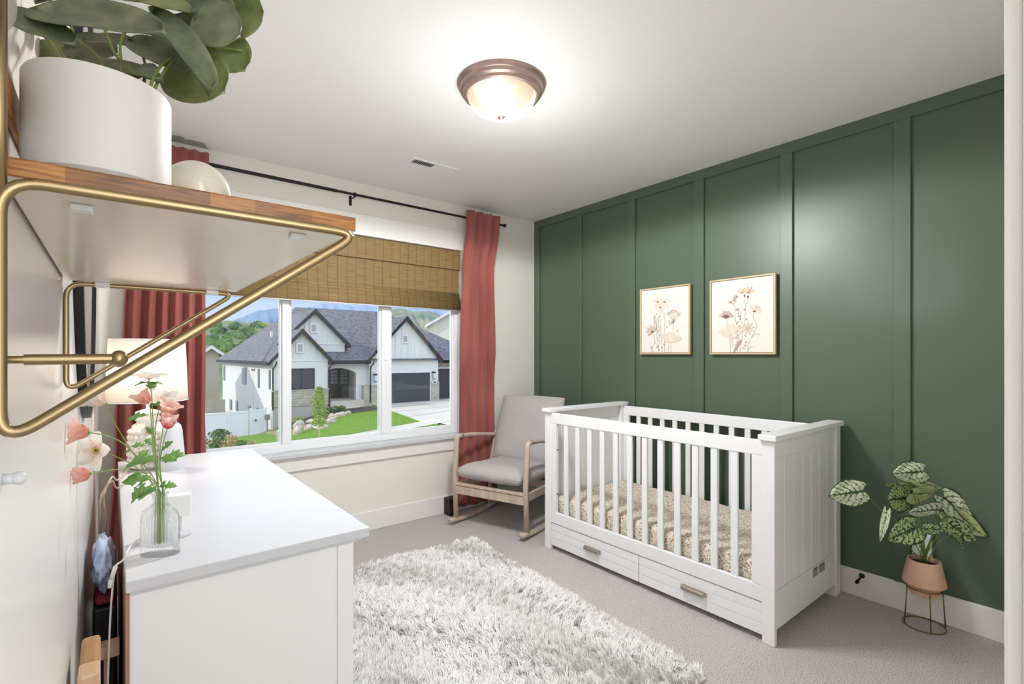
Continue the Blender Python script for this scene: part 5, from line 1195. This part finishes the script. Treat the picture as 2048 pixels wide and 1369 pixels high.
# thin red stemmed sapling by the porch
y = 36.6; x = wx(660.5, y); z = -2.95; t = thing('sapling', 'thin leafless reddish sapling beside the porch steps', 'tree', (x, y, z))
b = B(); tube(b, [(x, y, z), (x + .03, y, z + 1.35)], .03, 6, r1=.012); 
for i in range(7): a = i * 2.1; tube(b, [(x, y, z + .7 + i * .08), (x + .16 * math.cos(a), y + .16 * math.sin(a), z + 1.0 + i * .07)], .01, 5)
mk('stem', b, mat('red_bark', srgb(150, 104, 92), .9), t, True)
def shrub(px, py, y, r, h, m, lb, n=500, lw=.07, cat='shrub', nm='shrub'):
    x = wx(px, y); z = gz(x, y); v, f = crown_mesh(n, r, h, lw, int(px)); v = [(p[0] + x, p[1] + y, p[2] + z - .05) for p in v]
    t = thing(nm, lb, cat, (x, y, z)); mk('foliage', (v, f), m, t); b = B(); tube(b, [(x, y, z - .1), (x, y, z + h * .5)], .03, 6); mk('stem', b, M_bark, t)
M_straw = mat('straw', srgb(206, 180, 128), .9, var=(4, srgb(176, 150, 100), .4, .7))
shrub(438, 870, 31, .75, 1.15, M_fold, 'dark green shrub in front of the white fence', 900, .08)
shrub(462, 872, 30, .6, .85, M_straw, 'straw coloured dry bush beside the dark green shrub', 700, .06)
shrub(482, 880, 28.5, .55, .7, M_fold, 'low weedy green bush next to the pedestal', 500, .06)
shrub(500, 882, 28.5, .45, .6, M_straw, 'dry grass clump at the lawn edge', 500, .05)
shrub(425, 890, 27.5, .55, .55, M_fold, 'green weeds at the left window edge', 500, .06)
shrub(445, 893, 26.8, .8, .45, M_straw, 'wide clump of dry grass nearest the window', 900, .06)
for i, (px, r, lb) in enumerate(((598, .45, 'low yellow green shrub under the big window'), (672, .5, 'low green shrub right of the young tree'), (655, .45, 'low green shrub behind the young tree'), (684, .4, 'small green shrub near the walkway'))):
    shrub(px, 830, 35.4, r, .55, M_foli if i == 0 else M_fold, lb, 400, .06)

# neighbours
def plain_house(name, lb, x0, x1, y0, y1, zb, ze, zp, mw, mr, axis='y', wins=()):
    t = thing(name, lb, 'house', ((x0 + x1) / 2, (y0 + y1) / 2, zb)); b = B(); xm = (x0 + x1) / 2
    prism(b, [(x0, y0, zb), (x1, y0, zb), (x1, y0, ze), (xm, y0, zp), (x0, y0, ze)], (0, y1 - y0, 0)); mk('wall', b, mw, t); b = B(); sl = (zp - ze) / (xm - x0)
    for s, xa in ((-1, x0), (1, x1)):
        xo = xa + s * .5; zo = ze - sl * .5; prism(b, [(xm, y0 - .5, zp), (xo, y0 - .5, zo), (xo, y0 - .5, zo + .2), (xm, y0 - .5, zp + .25)], (0, y1 - y0 + 1, 0))
    mk('roof', b, mr, t)
    b = B()
    for s, xa in ((-1, x0), (1, x1)):
        xo = xa + s * .55; zo = ze - sl * .55; prism(b, [(xm, y0 - .58, zp + .28), (xo, y0 - .58, zo + .26), (xo, y0 - .58, zo - .05), (xm, y0 - .58, zp - .1)], (0, .07, 0))
    mk('fascia', b, M_board, t); return t
plain_house('neighbour_house', 'tan gabled house partly hidden by the left rose curtain', wx(405, 62), wx(438, 62), 62, 74, -9, wz(438, 707, 62), wz(421.5, 696, 62), M_tan, M_shing)
t = plain_house('neighbour_house', 'tall cream house rising behind the garage at the right', 31.0, 45.0, 55, 67, -4, 5.0, 5.0 + 7 * .60, mat('cream_siding', srgb(228, 222, 208), .8), M_stuc)
RT = Matrix.Translation((31, 55, 0)) @ Matrix.Rotation(-math.atan2(31, 55) - .03, 4, 'Z') @ Matrix.Translation((-31, -55, 0))
for c in t.children: c.data.transform(RT)

t = thing('neighbour_house', 'white gabled house left of the street whose shadow falls on the farmhouse side wall', 'house', (-6, 45.6, -6))
b = B(); prism(b, [(0, 40.7, -7), (0, 50.6, -7), (0, 50.6, 3.7), (0, 46.4, 5.24), (0, 40.7, 2.5)], (-12, 0, 0)); mk('wall', b, M_stuc, t)
b = B(); prism(b, [(.25, 40.4, 2.3), (.25, 46.4, 5.3), (.25, 50.9, 3.65), (.25, 50.9, 3.8), (.25, 46.4, 5.5), (.25, 40.4, 2.5)], (-12.5, 0, 0)); mk('roof', b, M_shing, t)
# hillside with trees and far houses
P = []
for j in range(30):
    d = 70 + j * 12; row = []
    for i in range(40):
        px = 300 + i * 12; r = ray(px, HY); q = d / math.hypot(r.x, r.y); z = -12 + (j / 29) * 38 + 2.5 * noise.noise(Vector((i * .3, j * .3, 0))); row.append((r.x * q, r.y * q, z))
    P.append(row)
o = mk('hillside', sheet(P), mat('hillside_scrub', srgb(88, 112, 66), 1, var=(.05, srgb(132, 132, 86), .4, .7)), smooth=True); o['kind'] = 'structure'
def hill(px, py, up=0.0):
    """the point of the hillside seen at (px, py)"""
    best = None
    for d in range(75, 415, 3):
        r = ray(px, py); q = d / math.hypot(r.x, r.y); z = -12 + (d - 70) / 348 * 38; e = abs(CZ + r.z * q - z)
        if best is None or e < best[0]: best = (e, d, Vector((r.x * q, r.y * q, z)))
    return best[2], best[1]
t2 = bmesh.new(); bmesh.ops.create_icosphere(t2, subdivisions=3, radius=1)
for v in t2.verts: v.co *= 1 + .35 * noise.noise(v.co * 2.2) + .25 * noise.noise(v.co * 5)
b = B(); merge(b, t2); tr0 = mk('tree', b, M_fold, smooth=False); first = True
HT = [(px, py, d) for px, py, d in [(414 + (i * 37) % 108, 0, 0) for i in range(54)]]
rs = random.Random(9); used = False
mats_t = [M_fold, M_foldd, mat('foliage_lime', srgb(140, 160, 52), .9, var=(.3, srgb(112, 142, 60), .35, .7))]; tmesh = []
for m in mats_t: me = tr0.data.copy(); me.materials.clear(); me.materials.append(m); tmesh.append(me)
for i in range(54):
    k = i / 53; px = 408 + rs.random() * 118; py = 648 + (rs.random() ** .8) * 62; 
    if px > 470 and py < 655: py += 8
    p, d = hill(px, py); mi_ = 0 if rs.random() < .5 else (1 if rs.random() < .75 else 2)
    o = tr0 if not used else tr0.copy()
    if used: COL.objects.link(o)
    used = True; o.data = tmesh[mi_]; s_ = d * rs.uniform(.006, .011); o.location = p + Vector((0, 0, s_ * .45)); o.scale = (s_, s_, s_ * rs.uniform(.7, 1.2)); o.rotation_euler = (0, 0, rs.uniform(0, 6))
    tag(o, ('mid green tree on the far hillside', 'dark green tree on the far hillside', 'lime green tree on the far hillside')[mi_], 'tree', ('mid green hillside trees', 'dark green hillside trees', 'lime green hillside trees')[mi_])
def far_house(px, py, w_, h_, lb, d):
    p, d = hill(px, py); k = d / F; t = thing('distant_house', lb, 'house', p, -TH + .3); b = B(); W2, Hh = w_ * k / 2, h_ * k
    box(b, -W2, W2, -W2 * .6, W2 * .6, -Hh, Hh * .4); mk('wall', b, M_stuc, t, local=True); b = B(); prism(b, [(-W2 * 1.1, -W2 * .7, Hh * .4), (-W2 * 1.1, W2 * .7, Hh * .4), (-W2 * 1.1, 0, Hh * 1.0)], (W2 * 2.2, 0, 0)); mk('roof', b, M_shing, t, local=True)
for px, py, w_, h_, lb in ((447, 662, 14, 5, 'pale house high on the far hillside, near the bracket rod'), (432, 675, 20, 5, 'wide grey roofed house in the middle of the far hillside'), (468, 679, 18, 6, 'white house among lime trees on the far hillside'), (447, 696, 14, 6, 'small white house lowest on the far hillside'), (488, 670, 14, 5, 'white house at the right end of the hillside trees'), (480, 676, 12, 5, 'grey house next to the right hand white one')):
    far_house(px, py, w_, h_, lb, 250)

# mountains
def ridge(name, lb, pts, dist, m, depth, seed, base_py=716):
    P = []; n = 160; x0, x1 = pts[0][0], pts[-1][0]
    xs = [x0 + (x1 - x0) * i / n for i in range(n + 1)]; ys = np.interp(xs, [p[0] for p in pts], [p[1] for p in pts])
    NJ = 26
    for j in range(NJ + 1):
        s = j / NJ; row = []
        for i, px in enumerate(xs):
            r = ray(px, HY); dd = dist + depth * s; q = dd / math.hypot(r.x, r.y); top = (HY - ys[i]) / F * (dist + depth) / math.hypot(r.x, r.y)
            nn = noise.fractal(Vector((i * .09, s * 3.2, seed)), .9, 2.2, 5)
            rid = abs(noise.noise(Vector((i * .13 + s * 1.2, s * .8, seed + 4)))); hgt = top * (s ** .8) * (1 - .34 * (1 - s) * rid * 2) + top * .10 * nn * s * (1 - s * .75)
            row.append((r.x * q, r.y * q, CZ + hgt - (1 - s) * 30))
        P.append(row)
    o = mk(name, sheet(P), m, smooth=True); o['kind'] = 'structure'; return o
M_mt1 = mat('mountain_forest_haze', srgb(104, 130, 156), 1, var=(.004, srgb(122, 144, 158), .35, .7)); M_mt2 = mat('mountain_scrub', srgb(112, 126, 112), 1, var=(.006, srgb(150, 146, 118), .4, .65)); M_mt3 = mat('mountain_far_haze', srgb(142, 160, 182), 1)  # blue aerial haze mixed into base colours of the forest and far ranges
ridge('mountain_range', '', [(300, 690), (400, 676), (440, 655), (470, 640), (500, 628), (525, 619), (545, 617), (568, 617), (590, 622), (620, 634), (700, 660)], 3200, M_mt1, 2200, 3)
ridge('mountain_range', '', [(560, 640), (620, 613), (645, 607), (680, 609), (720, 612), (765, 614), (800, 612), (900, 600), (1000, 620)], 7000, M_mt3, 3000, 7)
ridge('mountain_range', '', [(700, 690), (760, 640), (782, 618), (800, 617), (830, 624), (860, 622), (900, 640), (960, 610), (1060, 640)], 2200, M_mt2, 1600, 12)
